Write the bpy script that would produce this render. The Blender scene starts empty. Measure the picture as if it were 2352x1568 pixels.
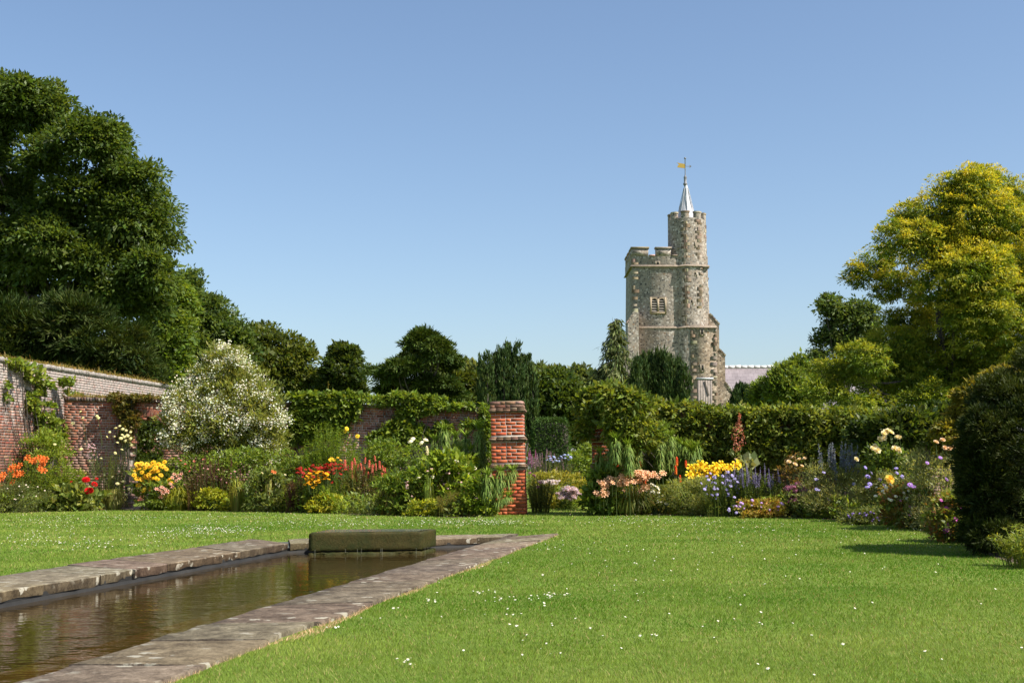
import bpy, math, random
import numpy as np
from mathutils import Vector, Matrix

rng = np.random.default_rng(11)
random.seed(5)
SC = bpy.context.scene
COL = SC.collection
R = math.radians

# ------------------------------------------------------------------ camera, sky, sun, exposure
F = 2966.0                       # focal length in units of the 2352 px wide picture
CW, CH = 2352.0, 1568.0
CAM = np.array([0.0, 0.0, 1.0])
PITCH, ROLL = R(5.636), R(0.3)
fwd = np.array([0, math.cos(PITCH), math.sin(PITCH)])
up0 = np.array([0, -math.sin(PITCH), math.cos(PITCH)])
rt0 = np.array([1.0, 0, 0])
rt = rt0 * math.cos(ROLL) - up0 * math.sin(ROLL)
up = up0 * math.cos(ROLL) + rt0 * math.sin(ROLL)
cam_d = bpy.data.cameras.new("camera")
cam = bpy.data.objects.new("camera", cam_d)
COL.objects.link(cam)
cam_d.sensor_width = 22.2
cam_d.lens = 28.0
cam_d.clip_start = 0.1
cam_d.clip_end = 6000
M = Matrix(((rt[0], up[0], -fwd[0], CAM[0]), (rt[1], up[1], -fwd[1], CAM[1]), (rt[2], up[2], -fwd[2], CAM[2]), (0, 0, 0, 1)))
cam.matrix_world = M
SC.camera = cam

SUN_EL, SUN_AZ = R(50), R(117)   # azimuth clockwise from +Y
w = bpy.data.worlds.new("World")
SC.world = w
w.use_nodes = True
wn = w.node_tree.nodes
sky = wn.new("ShaderNodeTexSky")
sky.sky_type = 'NISHITA'
sky.sun_disc = False
sky.sun_elevation = SUN_EL
sky.sun_rotation = SUN_AZ
sky.altitude = 0
sky.air_density = 1.0
sky.dust_density = 1.3
sky.ozone_density = 2.6
wn["Background"].inputs[1].default_value = 0.098
w.node_tree.links.new(sky.outputs[0], wn["Background"].inputs[0])
sd = bpy.data.lights.new("sun", 'SUN')
sd.energy = 4.8
sd.angle = R(0.5)
sd.color = (1.0, 0.94, 0.85)
so = bpy.data.objects.new("sun", sd)
COL.objects.link(so)
sdir = Vector((math.sin(SUN_AZ) * math.cos(SUN_EL), math.cos(SUN_AZ) * math.cos(SUN_EL), math.sin(SUN_EL)))
so.rotation_euler = sdir.to_track_quat('Z', 'Y').to_euler()
so.location = (20, -10, 40)
SC.view_settings.view_transform = 'Standard'
SC.view_settings.look = 'None'
SC.view_settings.gamma = 1
SC.view_settings.exposure = 0.76
SC.cycles.max_bounces = 6
SC.cycles.diffuse_bounces = 4
SC.cycles.glossy_bounces = 3
SC.cycles.transmission_bounces = 3
SC.cycles.transparent_max_bounces = 8
SC.cycles.use_denoising = True


def ray(px, py):
    return fwd + rt * ((px - CW / 2) / F) + up * ((CH / 2 - py) / F)


def W(px, py, D):
    r = ray(px, py)
    return CAM + r * (D / r[1])


def G(px, py, z=0.0):
    r = ray(px, py)
    return CAM + r * ((z - CAM[2]) / r[2])


def proj(P):
    d = P - CAM
    z = d @ fwd
    return CW / 2 + F * (d @ rt) / z, CH / 2 - F * (d @ up) / z


# ------------------------------------------------------------------ materials
def newmat(name):
    m = bpy.data.materials.new(name)
    m.use_nodes = True
    nt = m.node_tree
    return m, nt, nt.nodes["Principled BSDF"], nt.nodes["Material Output"]


def N(nt, t, **kw):
    n = nt.nodes.new(t)
    for k, v in kw.items():
        setattr(n, k, v)
    return n


def leafmat(name, rough=0.5, trans=0.3, spec=0.4, gain=(1, 1, 1)):
    m, nt, p, out = newmat(name)
    at = N(nt, "ShaderNodeAttribute", attribute_name="col")
    a = N(nt, "ShaderNodeMixRGB", blend_type='MULTIPLY')
    a.inputs[0].default_value = 1
    a.inputs[2].default_value = (*gain, 1)
    nt.links.new(at.outputs["Color"], a.inputs[1])
    p.inputs["Roughness"].default_value = rough
    p.inputs["Specular IOR Level"].default_value = spec
    nt.links.new(a.outputs["Color"], p.inputs["Base Color"])
    if trans > 0:
        t = N(nt, "ShaderNodeBsdfTranslucent")
        mul = N(nt, "ShaderNodeMixRGB", blend_type='MULTIPLY')
        mul.inputs[0].default_value = 1
        mul.inputs[2].default_value = (1.5, 1.35, 0.6, 1)
        nt.links.new(a.outputs["Color"], mul.inputs[1])
        nt.links.new(mul.outputs[0], t.inputs[0])
        mx = N(nt, "ShaderNodeMixShader")
        mx.inputs[0].default_value = trans
        nt.links.new(p.outputs[0], mx.inputs[1])
        nt.links.new(t.outputs[0], mx.inputs[2])
        nt.links.new(mx.outputs[0], out.inputs[0])
    return m


def ramp(nt, stops):
    r = N(nt, "ShaderNodeValToRGB")
    e = r.color_ramp.elements
    while len(e) < len(stops):
        e.new(0.5)
    for i, (p, c) in enumerate(stops):
        e[i].position = p
        e[i].color = (*c, 1)
    return r


def objco(nt):
    return N(nt, "ShaderNodeTexCoord").outputs["Object"]


def noise(nt, co, scale, detail=4, rough=0.6):
    n = N(nt, "ShaderNodeTexNoise")
    n.inputs["Scale"].default_value = scale
    n.inputs["Detail"].default_value = detail
    n.inputs["Roughness"].default_value = rough
    nt.links.new(co, n.inputs["Vector"])
    return n


def mixc(nt, f, a, b, mode='MIX'):
    m = N(nt, "ShaderNodeMixRGB", blend_type=mode)
    for i, v in ((0, f), (1, a), (2, b)):
        if hasattr(v, "links") or hasattr(v, "is_linked"):
            nt.links.new(v, m.inputs[i])
        elif i == 0:
            m.inputs[0].default_value = v
        else:
            m.inputs[i].default_value = (*v, 1)
    return m.outputs[0]


def bump(nt, p, h, strength, dist=0.02):
    b = N(nt, "ShaderNodeBump")
    b.inputs["Strength"].default_value = strength
    b.inputs["Distance"].default_value = dist
    nt.links.new(h, b.inputs["Height"])
    nt.links.new(b.outputs[0], p.inputs["Normal"])


LEAF = leafmat("leaf", 0.5, 0.42, 0.3, (1.7, 1.5, 1.05))
NEEDLE = leafmat("needle", 0.6, 0.2, 0.2, (1.6, 1.5, 1.1))
PETAL = leafmat("petal", 0.6, 0.25, 0.2)
GRASS = leafmat("grass_blade", 0.6, 0.3, 0.1, (1.6, 1.34, 1.6))
STEM = leafmat("stem", 0.7, 0.0, 0.2)


def mat_bark():
    m, nt, p, o = newmat("bark")
    co = objco(nt)
    n = noise(nt, co, 3, 6)
    r = ramp(nt, [(0.3, (0.035, 0.027, 0.02)), (0.7, (0.12, 0.1, 0.08))])
    nt.links.new(n.outputs[0], r.inputs[0])
    nt.links.new(r.outputs[0], p.inputs["Base Color"])
    p.inputs["Roughness"].default_value = 0.95
    bump(nt, p, n.outputs[0], 0.8, 0.05)
    return m


BARK = mat_bark()


def mat_lawn():
    m, nt, p, o = newmat("lawn_turf")
    co = objco(nt)
    n1 = noise(nt, co, 0.35, 4)
    n2 = noise(nt, co, 9, 5, 0.7)
    n3 = noise(nt, co, 60, 3, 0.7)
    r = ramp(nt, [(0.35, (0.125, 0.185, 0.03)), (0.65, (0.175, 0.235, 0.045))])
    nt.links.new(n1.outputs[0], r.inputs[0])
    r2 = ramp(nt, [(0.3, (0.55, 0.6, 0.5)), (0.7, (1.25, 1.2, 1.2))])
    nt.links.new(n2.outputs[0], r2.inputs[0])
    r3 = ramp(nt, [(0.3, (0.6, 0.6, 0.6)), (0.7, (1.3, 1.3, 1.3))])
    nt.links.new(n3.outputs[0], r3.inputs[0])
    c = mixc(nt, 1.0, mixc(nt, 1.0, r.outputs[0], r2.outputs[0], 'MULTIPLY'), r3.outputs[0], 'MULTIPLY')
    nt.links.new(c, p.inputs["Base Color"])
    p.inputs["Roughness"].default_value = 0.9
    p.inputs["Specular IOR Level"].default_value = 0.1
    bump(nt, p, n3.outputs[0], 0.6, 0.03)
    return m


def mat_soil():
    m, nt, p, o = newmat("soil")
    co = objco(nt)
    n = noise(nt, co, 14, 8, 0.75)
    r = ramp(nt, [(0.3, (0.045, 0.03, 0.02)), (0.55, (0.12, 0.08, 0.055)), (0.75, (0.24, 0.17, 0.12))])
    nt.links.new(n.outputs[0], r.inputs[0])
    nt.links.new(r.outputs[0], p.inputs["Base Color"])
    p.inputs["Roughness"].default_value = 1
    bump(nt, p, n.outputs[0], 1, 0.06)
    return m


SOIL = mat_soil()


def mat_coping():
    m, nt, p, o = newmat("pool_coping_stone")
    co = objco(nt)
    a = N(nt, "ShaderNodeAttribute", attribute_name="col")
    n1 = noise(nt, co, 5.5, 8, 0.78)
    n2 = noise(nt, co, 34, 5, 0.75)
    r1 = ramp(nt, [(0.36, (0.4, 0.36, 0.34)), (0.5, (0.9, 0.85, 0.8)), (0.66, (1.55, 1.5, 1.42))])
    nt.links.new(n1.outputs[0], r1.inputs[0])
    r2 = ramp(nt, [(0.3, (0.55, 0.53, 0.5)), (0.7, (1.25, 1.25, 1.22))])
    nt.links.new(n2.outputs[0], r2.inputs[0])
    c = mixc(nt, 1.0, mixc(nt, 1.0, a.outputs["Color"], r1.outputs[0], 'MULTIPLY'), r2.outputs[0], 'MULTIPLY')
    # lichen rosettes
    v = N(nt, "ShaderNodeTexVoronoi")
    v.inputs["Scale"].default_value = 7.0
    dn = noise(nt, co, 18, 4)
    md = N(nt, "ShaderNodeVectorMath", operation='MULTIPLY_ADD')
    md.inputs[1].default_value = (0.12, 0.12, 0.12)
    nt.links.new(dn.outputs["Color"], md.inputs[0])
    nt.links.new(co, md.inputs[2])
    nt.links.new(md.outputs[0], v.inputs["Vector"])
    rl = ramp(nt, [(0.0, (1, 1, 1)), (0.25, (1, 1, 1)), (0.3, (0, 0, 0))])
    nt.links.new(v.outputs["Distance"], rl.inputs[0])
    n3 = noise(nt, co, 1.4, 3)
    rg = ramp(nt, [(0.46, (0, 0, 0)), (0.56, (1, 1, 1))])
    nt.links.new(n3.outputs[0], rg.inputs[0])
    mk = mixc(nt, 1.0, rl.outputs[0], rg.outputs[0], 'MULTIPLY')
    c2 = mixc(nt, mk, c, (0.34, 0.315, 0.245))
    nt.links.new(c2, p.inputs["Base Color"])
    p.inputs["Roughness"].default_value = 0.95
    p.inputs["Specular IOR Level"].default_value = 0.12
    mh = N(nt, "ShaderNodeMath", operation='ADD')
    nt.links.new(n1.outputs[0], mh.inputs[0])
    nt.links.new(n2.outputs[0], mh.inputs[1])
    bump(nt, p, mh.outputs[0], 0.7, 0.02)
    return m


def mat_simple(name, stops, scale, rough=0.8, bs=0.5, spec=0.3, detail=6):
    m, nt, p, o = newmat(name)
    co = objco(nt)
    n = noise(nt, co, scale, detail, 0.7)
    r = ramp(nt, stops)
    nt.links.new(n.outputs[0], r.inputs[0])
    nt.links.new(r.outputs[0], p.inputs["Base Color"])
    p.inputs["Roughness"].default_value = rough
    p.inputs["Specular IOR Level"].default_value = spec
    bump(nt, p, n.outputs[0], bs, 0.02)
    return m


def mat_water():
    m, nt, p, out = newmat("water")
    co = objco(nt)
    mp = N(nt, "ShaderNodeMapping")
    mp.inputs["Scale"].default_value = (1.0, 1.6, 1)
    nt.links.new(co, mp.inputs["Vector"])
    n1 = noise(nt, mp.outputs[0], 5.0, 3, 0.5)
    n2 = noise(nt, mp.outputs[0], 1.3, 2, 0.5)
    ad = N(nt, "ShaderNodeMath", operation='MULTIPLY_ADD')
    ad.inputs[1].default_value = 2.0
    nt.links.new(n2.outputs[0], ad.inputs[0])
    nt.links.new(n1.outputs[0], ad.inputs[2])
    b = N(nt, "ShaderNodeBump")
    b.inputs["Strength"].default_value = 0.065
    b.inputs["Distance"].default_value = 0.05
    nt.links.new(ad.outputs[0], b.inputs["Height"])
    gl = N(nt, "ShaderNodeBsdfGlossy")
    gl.inputs["Roughness"].default_value = 0.03
    gl.inputs["Color"].default_value = (0.95, 0.95, 0.95, 1)
    nt.links.new(b.outputs[0], gl.inputs["Normal"])
    tr = N(nt, "ShaderNodeBsdfTransparent")
    tr.inputs["Color"].default_value = (0.5, 0.37, 0.16, 1)
    fr = N(nt, "ShaderNodeFresnel")
    fr.inputs["IOR"].default_value = 1.33
    nt.links.new(b.outputs[0], fr.inputs["Normal"])
    mx = N(nt, "ShaderNodeMixShader")
    nt.links.new(fr.outputs[0], mx.inputs[0])
    df = N(nt, "ShaderNodeBsdfDiffuse")
    df.inputs["Color"].default_value = (0.10, 0.062, 0.017, 1)
    body = N(nt, "ShaderNodeMixShader")
    body.inputs[0].default_value = 0.32
    nt.links.new(tr.outputs[0], body.inputs[1])
    nt.links.new(df.outputs[0], body.inputs[2])
    nt.links.new(body.outputs[0], mx.inputs[1])
    nt.links.new(gl.outputs[0], mx.inputs[2])
    nt.links.new(mx.outputs[0], out.inputs[0])
    nt.nodes.remove(p)
    return m


def mat_brick(name, dirt=0.5, wash=0.0, washz=(1.9, 2.6)):
    """base colour from each brick's own colour, plus weathering, lime wash and lichen"""
    m, nt, p, o = newmat(name)
    co = objco(nt)
    a = N(nt, "ShaderNodeAttribute", attribute_name="col")
    n1 = noise(nt, co, 22, 6, 0.75)
    r1 = ramp(nt, [(0.3, (0.6, 0.56, 0.54)), (0.7, (1.3, 1.25, 1.2))])
    nt.links.new(n1.outputs[0], r1.inputs[0])
    c = mixc(nt, 1.0, a.outputs["Color"], r1.outputs[0], 'MULTIPLY')
    n2 = noise(nt, co, 1.7, 7, 0.7)
    r2 = ramp(nt, [(0.48, (0, 0, 0)), (0.66, (1, 1, 1))])
    nt.links.new(n2.outputs[0], r2.inputs[0])
    mm = N(nt, "ShaderNodeMath", operation='MULTIPLY')
    mm.inputs[1].default_value = dirt
    nt.links.new(r2.outputs[0], mm.inputs[0])
    c = mixc(nt, mm.outputs[0], c, (0.11, 0.085, 0.07))
    if wash > 0:
        n3 = noise(nt, co, 5, 6, 0.75)
        sx = N(nt, "ShaderNodeSeparateXYZ")
        nt.links.new(co, sx.inputs[0])
        mr = N(nt, "ShaderNodeMapRange")
        mr.inputs[1].default_value = washz[0]
        mr.inputs[2].default_value = washz[1]
        mr.inputs[3].default_value = -0.2
        mr.inputs[4].default_value = 0.13
        nt.links.new(sx.outputs[2], mr.inputs[0])
        ad = N(nt, "ShaderNodeMath", operation='ADD')
        nt.links.new(mr.outputs[0], ad.inputs[0])
        nt.links.new(n3.outputs[0], ad.inputs[1])
        r3 = ramp(nt, [(0.46, (0, 0, 0)), (0.6, (1, 1, 1))])
        nt.links.new(ad.outputs[0], r3.inputs[0])
        ml = N(nt, "ShaderNodeMath", operation='MULTIPLY')
        ml.inputs[1].default_value = wash
        nt.links.new(r3.outputs[0], ml.inputs[0])
        c = mixc(nt, ml.outputs[0], c, (0.47, 0.44, 0.405))
    nt.links.new(c, p.inputs["Base Color"])
    p.inputs["Roughness"].default_value = 0.92
    p.inputs["Specular IOR Level"].default_value = 0.15
    bump(nt, p, n1.outputs[0], 0.35, 0.006)
    return m


def mat_flint(name="flint_rubble", tint=(1, 1, 1)):
    m, nt, p, o = newmat(name)
    co = objco(nt)
    v = N(nt, "ShaderNodeTexVoronoi")
    v.inputs["Scale"].default_value = 8.0
    nt.links.new(co, v.inputs["Vector"])
    sx = N(nt, "ShaderNodeSeparateColor")
    nt.links.new(v.outputs["Color"], sx.inputs[0])
    r = ramp(nt, [(0.0, (0.07, 0.062, 0.056)), (0.25, (0.19, 0.165, 0.14)), (0.5, (0.31, 0.27, 0.225)),
                  (0.75, (0.26, 0.215, 0.165)), (0.9, (0.56, 0.52, 0.47)), (1.0, (0.22, 0.14, 0.085))])
    nt.links.new(sx.outputs[0], r.inputs[0])
    ve = N(nt, "ShaderNodeTexVoronoi", feature='DISTANCE_TO_EDGE')
    ve.inputs["Scale"].default_value = 8.0
    nt.links.new(co, ve.inputs["Vector"])
    re = ramp(nt, [(0.0, (1, 1, 1)), (0.09, (0, 0, 0))])
    nt.links.new(ve.outputs["Distance"], re.inputs[0])
    c = mixc(nt, re.outputs[0], r.outputs[0], (0.34, 0.31, 0.265))
    n = noise(nt, co, 0.7, 6, 0.7)
    rn = ramp(nt, [(0.5, (0, 0, 0)), (0.72, (0.5, 0.5, 0.5))])
    nt.links.new(n.outputs[0], rn.inputs[0])
    c = mixc(nt, rn.outputs[0], c, (0.27, 0.19, 0.12))
    c = mixc(nt, 1.0, c, tuple(a_ * b_ for a_, b_ in zip(tint, (1.0, 0.975, 0.955))), 'MULTIPLY')
    nt.links.new(c, p.inputs["Base Color"])
    p.inputs["Roughness"].default_value = 0.9
    bump(nt, p, ve.outputs["Distance"], 0.35, 0.03)
    return m


def mat_slate():
    m, nt, p, o = newmat("roof_slates")
    co = objco(nt)
    sx = N(nt, "ShaderNodeSeparateXYZ")
    nt.links.new(co, sx.inputs[0])
    cx = N(nt, "ShaderNodeCombineXYZ")
    nt.links.new(sx.outputs[0], cx.inputs[0])
    nt.links.new(sx.outputs[2], cx.inputs[1])
    b = N(nt, "ShaderNodeTexBrick")
    b.inputs["Scale"].default_value = 1
    b.inputs["Brick Width"].default_value = 0.42
    b.inputs["Row Height"].default_value = 0.26
    b.inputs["Mortar Size"].default_value = 0.012
    b.inputs["Color1"].default_value = (0.235, 0.205, 0.215, 1)
    b.inputs["Color2"].default_value = (0.28, 0.245, 0.255, 1)
    b.inputs["Mortar"].default_value = (0.16, 0.13, 0.14, 1)
    nt.links.new(cx.outputs[0], b.inputs["Vector"])
    n = noise(nt, co, 1.2, 5)
    r = ramp(nt, [(0.3, (0.75, 0.75, 0.75)), (0.7, (1.15, 1.15, 1.15))])
    nt.links.new(n.outputs[0], r.inputs[0])
    nt.links.new(mixc(nt, 1.0, b.outputs[0], r.outputs[0], 'MULTIPLY'), p.inputs["Base Color"])
    p.inputs["Roughness"].default_value = 0.6
    bump(nt, p, b.outputs["Fac"], -0.5, 0.03)
    return m


# ------------------------------------------------------------------ mesh helpers
def mk(name, parts, mats, parent=None, smooth=False, loc=None, kind=None):
    """parts: list of (V, F, C, matindex); F is (m,3) or (m,4). World coordinates; loc shifts the origin."""
    Vs, loops, starts, cols, mi = [], [], [], [], []
    vo = lo = 0
    for V, Fc, C, k in parts:
        V = np.asarray(V, float)
        Fc = np.asarray(Fc, int)
        n, s = Fc.shape
        Vs.append(V)
        loops.append((Fc + vo).ravel())
        starts.append(lo + np.arange(n) * s)
        C = np.asarray(C, float)
        if C.ndim == 1:
            C = np.repeat(C[None], n, 0)
        cols.append(C)
        mi.append(np.full(n, k))
        vo += len(V)
        lo += n * s
    V = np.concatenate(Vs)
    off = np.zeros(3)
    if loc is not None:
        off = np.asarray(loc, float)
    elif parent is not None:
        off = np.array(parent.location)
    me = bpy.data.meshes.new(name)
    me.vertices.add(len(V))
    me.vertices.foreach_set("co", (V - off).astype(np.float32).ravel())
    L = np.concatenate(loops)
    S = np.concatenate(starts)
    me.loops.add(len(L))
    me.loops.foreach_set("vertex_index", L.astype(np.int32))
    me.polygons.add(len(S))
    me.polygons.foreach_set("loop_start", S.astype(np.int32))
    for m in mats:
        me.materials.append(m)
    me.polygons.foreach_set("material_index", np.concatenate(mi).astype(np.int32))
    if smooth:
        me.polygons.foreach_set("use_smooth", np.ones(len(S), bool))
    me.update(calc_edges=True)
    a = me.attributes.new("col", 'FLOAT_COLOR', 'FACE')
    c = np.concatenate(cols)
    c = np.concatenate([c, np.ones((len(c), 1))], 1)
    a.data.foreach_set("color", c.astype(np.float32).ravel())
    o = bpy.data.objects.new(name, me)
    COL.objects.link(o)
    if parent is not None:
        o.parent = parent
        if loc is not None:
            o.location = off - np.array(parent.location)
    elif loc is not None:
        o.location = off
    if kind:
        o["kind"] = kind
    return o


def thing(name, label, cat, loc, group=None):
    o = bpy.data.objects.new(name, None)
    COL.objects.link(o)
    o.location = loc
    o.empty_display_size = 0.2
    o["label"] = label
    o["category"] = cat
    if group:
        o["group"] = group
    return o


def unit(a):
    return a / np.maximum(np.linalg.norm(a, axis=-1, keepdims=True), 1e-9)


def box(x0, x1, y0, y1, z0, z1):
    V = np.array([[x0, y0, z0], [x1, y0, z0], [x1, y1, z0], [x0, y1, z0], [x0, y0, z1], [x1, y0, z1], [x1, y1, z1], [x0, y1, z1]], float)
    Fc = np.array([[0, 3, 2, 1], [4, 5, 6, 7], [0, 1, 5, 4], [1, 2, 6, 5], [2, 3, 7, 6], [3, 0, 4, 7]])
    return V, Fc


def boxes(lo, hi):
    """many boxes at once; lo, hi (n,3)"""
    n = len(lo)
    s = np.array([[0, 0, 0], [1, 0, 0], [1, 1, 0], [0, 1, 0], [0, 0, 1], [1, 0, 1], [1, 1, 1], [0, 1, 1]], float)
    V = lo[:, None] + s[None] * (hi - lo)[:, None]
    Fc = np.array([[0, 3, 2, 1], [4, 5, 6, 7], [0, 1, 5, 4], [1, 2, 6, 5], [2, 3, 7, 6], [3, 0, 4, 7]])
    return V.reshape(-1, 3), (Fc[None] + (np.arange(n) * 8)[:, None, None]).reshape(-1, 4)


def leaves(P, d, nrm, L, Wd, C, fold=0.12, bend=0.0):
    """rhombic leaves folded along the rib; P is the leaf base"""
    n = len(P)
    L = np.broadcast_to(np.asarray(L, float), (n,))[:, None]
    Wd = np.broadcast_to(np.asarray(Wd, float), (n,))[:, None]
    d = unit(d)
    nr = unit(nrm - (nrm * d).sum(1, keepdims=True) * d)
    s = np.cross(d, nr)
    mid = P + d * L * 0.45 + nr * Wd * fold
    tip = P + d * L - nr * L * bend
    V = np.stack([P, mid + s * Wd * 0.5, tip, mid - s * Wd * 0.5], 1).reshape(-1, 3)
    Fc = np.arange(4 * n).reshape(n, 4)
    return V, Fc, C


def tubes(paths, r0, r1, nseg=5, C=(0.1, 0.1, 0.05)):
    """paths (S,k,3): tapered tubes"""
    P = np.asarray(paths, float)
    S, k, _ = P.shape
    t = np.gradient(P, axis=1)
    t = unit(t)
    ref = np.where(np.abs(t[..., 2:3]) > 0.9, np.array([1.0, 0, 0]), np.array([0, 0, 1.0]))
    a = unit(np.cross(t, ref))
    b = np.cross(t, a)
    r0 = np.broadcast_to(np.asarray(r0, float), (S,))[:, None]
    r1 = np.broadcast_to(np.asarray(r1, float), (S,))[:, None]
    rr = r0 + (r1 - r0) * np.linspace(0, 1, k)[None]
    th = np.arange(nseg) * 2 * math.pi / nseg
    V = P[:, :, None] + rr[..., None, None] * (np.cos(th)[None, None, :, None] * a[:, :, None] + np.sin(th)[None, None, :, None] * b[:, :, None])
    idx = np.arange(S * k * nseg).reshape(S, k, nseg)
    A = idx[:, :-1]
    B = idx[:, 1:]
    Fc = np.stack([A, np.roll(A, -1, 2), np.roll(B, -1, 2), B], -1).reshape(-1, 4)
    C = np.asarray(C, float)
    if C.ndim == 2:
        C = np.repeat(C, (k - 1) * nseg, 0)
    return V.reshape(-1, 3), Fc, C


def lathe(prof, n=16, c=(0, 0, 0)):
    prof = np.asarray(prof, float)
    th = np.arange(n) * 2 * math.pi / n
    V = np.stack([prof[:, 0:1] * np.cos(th), prof[:, 0:1] * np.sin(th), np.repeat(prof[:, 1:2], n, 1)], -1).reshape(-1, 3) + np.asarray(c)
    idx = np.arange(len(prof) * n).reshape(len(prof), n)
    A, B = idx[:-1], idx[1:]
    return V, np.stack([A, np.roll(A, -1, 1), np.roll(B, -1, 1), B], -1).reshape(-1, 4)


def prism(poly, axis, a, b):
    """extrude 2D polygon (list of (u,v)) along axis 'y' (u=x, v=z) or 'z' (u=x, v=y); returns parts (sides quads, caps as fans)"""
    n = len(poly)
    p = np.asarray(poly, float)
    if axis == 'y':
        V0 = np.stack([p[:, 0], np.full(n, a), p[:, 1]], 1)
        V1 = np.stack([p[:, 0], np.full(n, b), p[:, 1]], 1)
    elif axis == 'x':
        V0 = np.stack([np.full(n, a), p[:, 0], p[:, 1]], 1)
        V1 = np.stack([np.full(n, b), p[:, 0], p[:, 1]], 1)
    else:
        V0 = np.stack([p[:, 0], p[:, 1], np.full(n, a)], 1)
        V1 = np.stack([p[:, 0], p[:, 1], np.full(n, b)], 1)
    V = np.concatenate([V0, V1])
    i = np.arange(n)
    j = (i + 1) % n
    sides = np.stack([i, j, j + n, i + n], 1)
    return V, sides, n


def prism_parts(poly, axis, a, b, C=(0.5, 0.5, 0.5), k=0):
    V, s, n = prism(poly, axis, a, b)
    return [(V, s, C, k), (V[:n], np.arange(n)[None], C, k), (V[n:], np.arange(n)[::-1][None], C, k)]


def pal(cols, n, jit=0.18, clump=None):
    """n colours mixed from a palette, jittered in brightness; clump gives each leaf's clump index"""
    cols = np.asarray(cols, float)
    if clump is None:
        t = rng.random(n) * (len(cols) - 1)
    else:
        nc = clump.max() + 1
        t = np.clip((rng.random(nc) * (len(cols) - 1))[clump] + rng.normal(0, 0.35, n), 0, len(cols) - 1.001)
    i = np.floor(t).astype(int)
    i = np.minimum(i, max(len(cols) - 2, 0))
    f = (t - i)[:, None]
    j2 = np.minimum(i + 1, len(cols) - 1)
    c = cols[i] * (1 - f) + cols[j2] * f
    return np.clip(c * np.exp(rng.normal(0, jit, (n, 1))) * np.exp(rng.normal(0, 0.06, (n, 3))), 0, 1)


# ------------------------------------------------------------------ foliage
def blobs_px(lst, D, dscale=0.9, dj=0.0):
    """blobs given as px ellipses (x, y, rx, ry[, depth offset m[, depth radius m]]) -> world centres, radii"""
    out = []
    for b in lst:
        px, py, rx, ry = b[:4]
        dd = b[4] if len(b) > 4 else rng.uniform(-dj, dj)
        Dz = D + dd
        s = Dz / F
        dr = b[5] if len(b) > 5 else dscale * min(rx, ry) * s
        out.append((W(px, py, Dz), np.array([rx * s, dr, ry * s])))
    return out


def crown(blobs, nclump, nleaf, cr, flat=0.6, wout=0.6, wup=0.2, wr=0.6, droop=0.0, L=0.2, Wd=0.1, cols=None, tip=None,
          shell=(0.62, 1.06), jit=0.18, nup=0.6, zmin=0.05, shrink=0.2):
    areas = np.array([(r[0] * r[2] + r[0] * r[1] + r[1] * r[2]) for c, r in blobs])
    cnt = np.maximum((areas / areas.sum() * nclump).astype(int), 3)
    Cc, Rn, Rf = [], [], []
    for (c, r), k in zip(blobs, cnt):
        r = np.maximum(r - shrink * cr, r * 0.45)
        u = unit(rng.normal(size=(k, 3)))
        ph = rng.uniform(0, 6.28, 6)
        lump = 1 + 0.13 * np.sin(4 * u[:, 0] + ph[0]) * np.sin(5 * u[:, 2] + ph[1]) + 0.11 * np.sin(9 * u[:, 2] + ph[2]) * np.sin(8 * u[:, 0] + ph[3])
        rf = (shell[0] + (shell[1] - shell[0]) * rng.random(k) ** 0.6) * lump
        Cc.append(c + u * r * rf[:, None])
        Rn.append(unit(u / r))
        Rf.append(rf)
    Cc = np.concatenate(Cc)
    Rn = np.concatenate(Rn)
    Rf = np.concatenate(Rf)
    K = len(Cc)
    ci = np.repeat(np.arange(K), nleaf)
    n = len(ci)
    # each clump is a bough: leaves over a flattened dome with a drooping rim
    ub = unit(rng.normal(size=(n, 3)) + np.array([0, 0, 0.35]))
    ub[:, 2] = np.where(ub[:, 2] < -0.35, -ub[:, 2] * 0.6, ub[:, 2])
    size = (0.4 + 1.0 * rng.random((K, 1)) ** 1.5)[ci] * cr
    off = ub * size * (0.55 + 0.5 * rng.random((n, 1)) ** 0.5) + rng.normal(0, 0.08, (n, 3)) * cr
    off[:, 2] *= flat
    hor = np.hypot(off[:, 0], off[:, 1])
    off[:, 2] -= droop * hor * hor / cr
    P = Cc[ci] + off
    out = Rn[ci] * wout + unit(off + 1e-6) * wout * 0.7 + np.array([0, 0, wup]) + rng.normal(size=(n, 3)) * wr
    nrm = Rn[ci] * 0.5 + np.array([0, 0, nup]) + rng.normal(size=(n, 3)) * 0.5
    C = pal(cols, n, jit, ci)
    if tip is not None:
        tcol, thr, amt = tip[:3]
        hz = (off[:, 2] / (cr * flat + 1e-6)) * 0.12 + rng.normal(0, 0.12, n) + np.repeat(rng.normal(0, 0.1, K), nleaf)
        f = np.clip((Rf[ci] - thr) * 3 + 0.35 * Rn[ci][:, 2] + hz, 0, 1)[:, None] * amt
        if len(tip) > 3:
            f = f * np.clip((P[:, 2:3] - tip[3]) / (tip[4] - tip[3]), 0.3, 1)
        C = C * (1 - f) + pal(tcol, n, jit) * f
    Ls = L * np.exp(rng.normal(0, 0.25, n))
    keep = P[:, 2] > zmin
    return leaves(P[keep], out[keep], nrm[keep], Ls[keep], (Ls * Wd / L)[keep], C[keep], bend=0.1)


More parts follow.
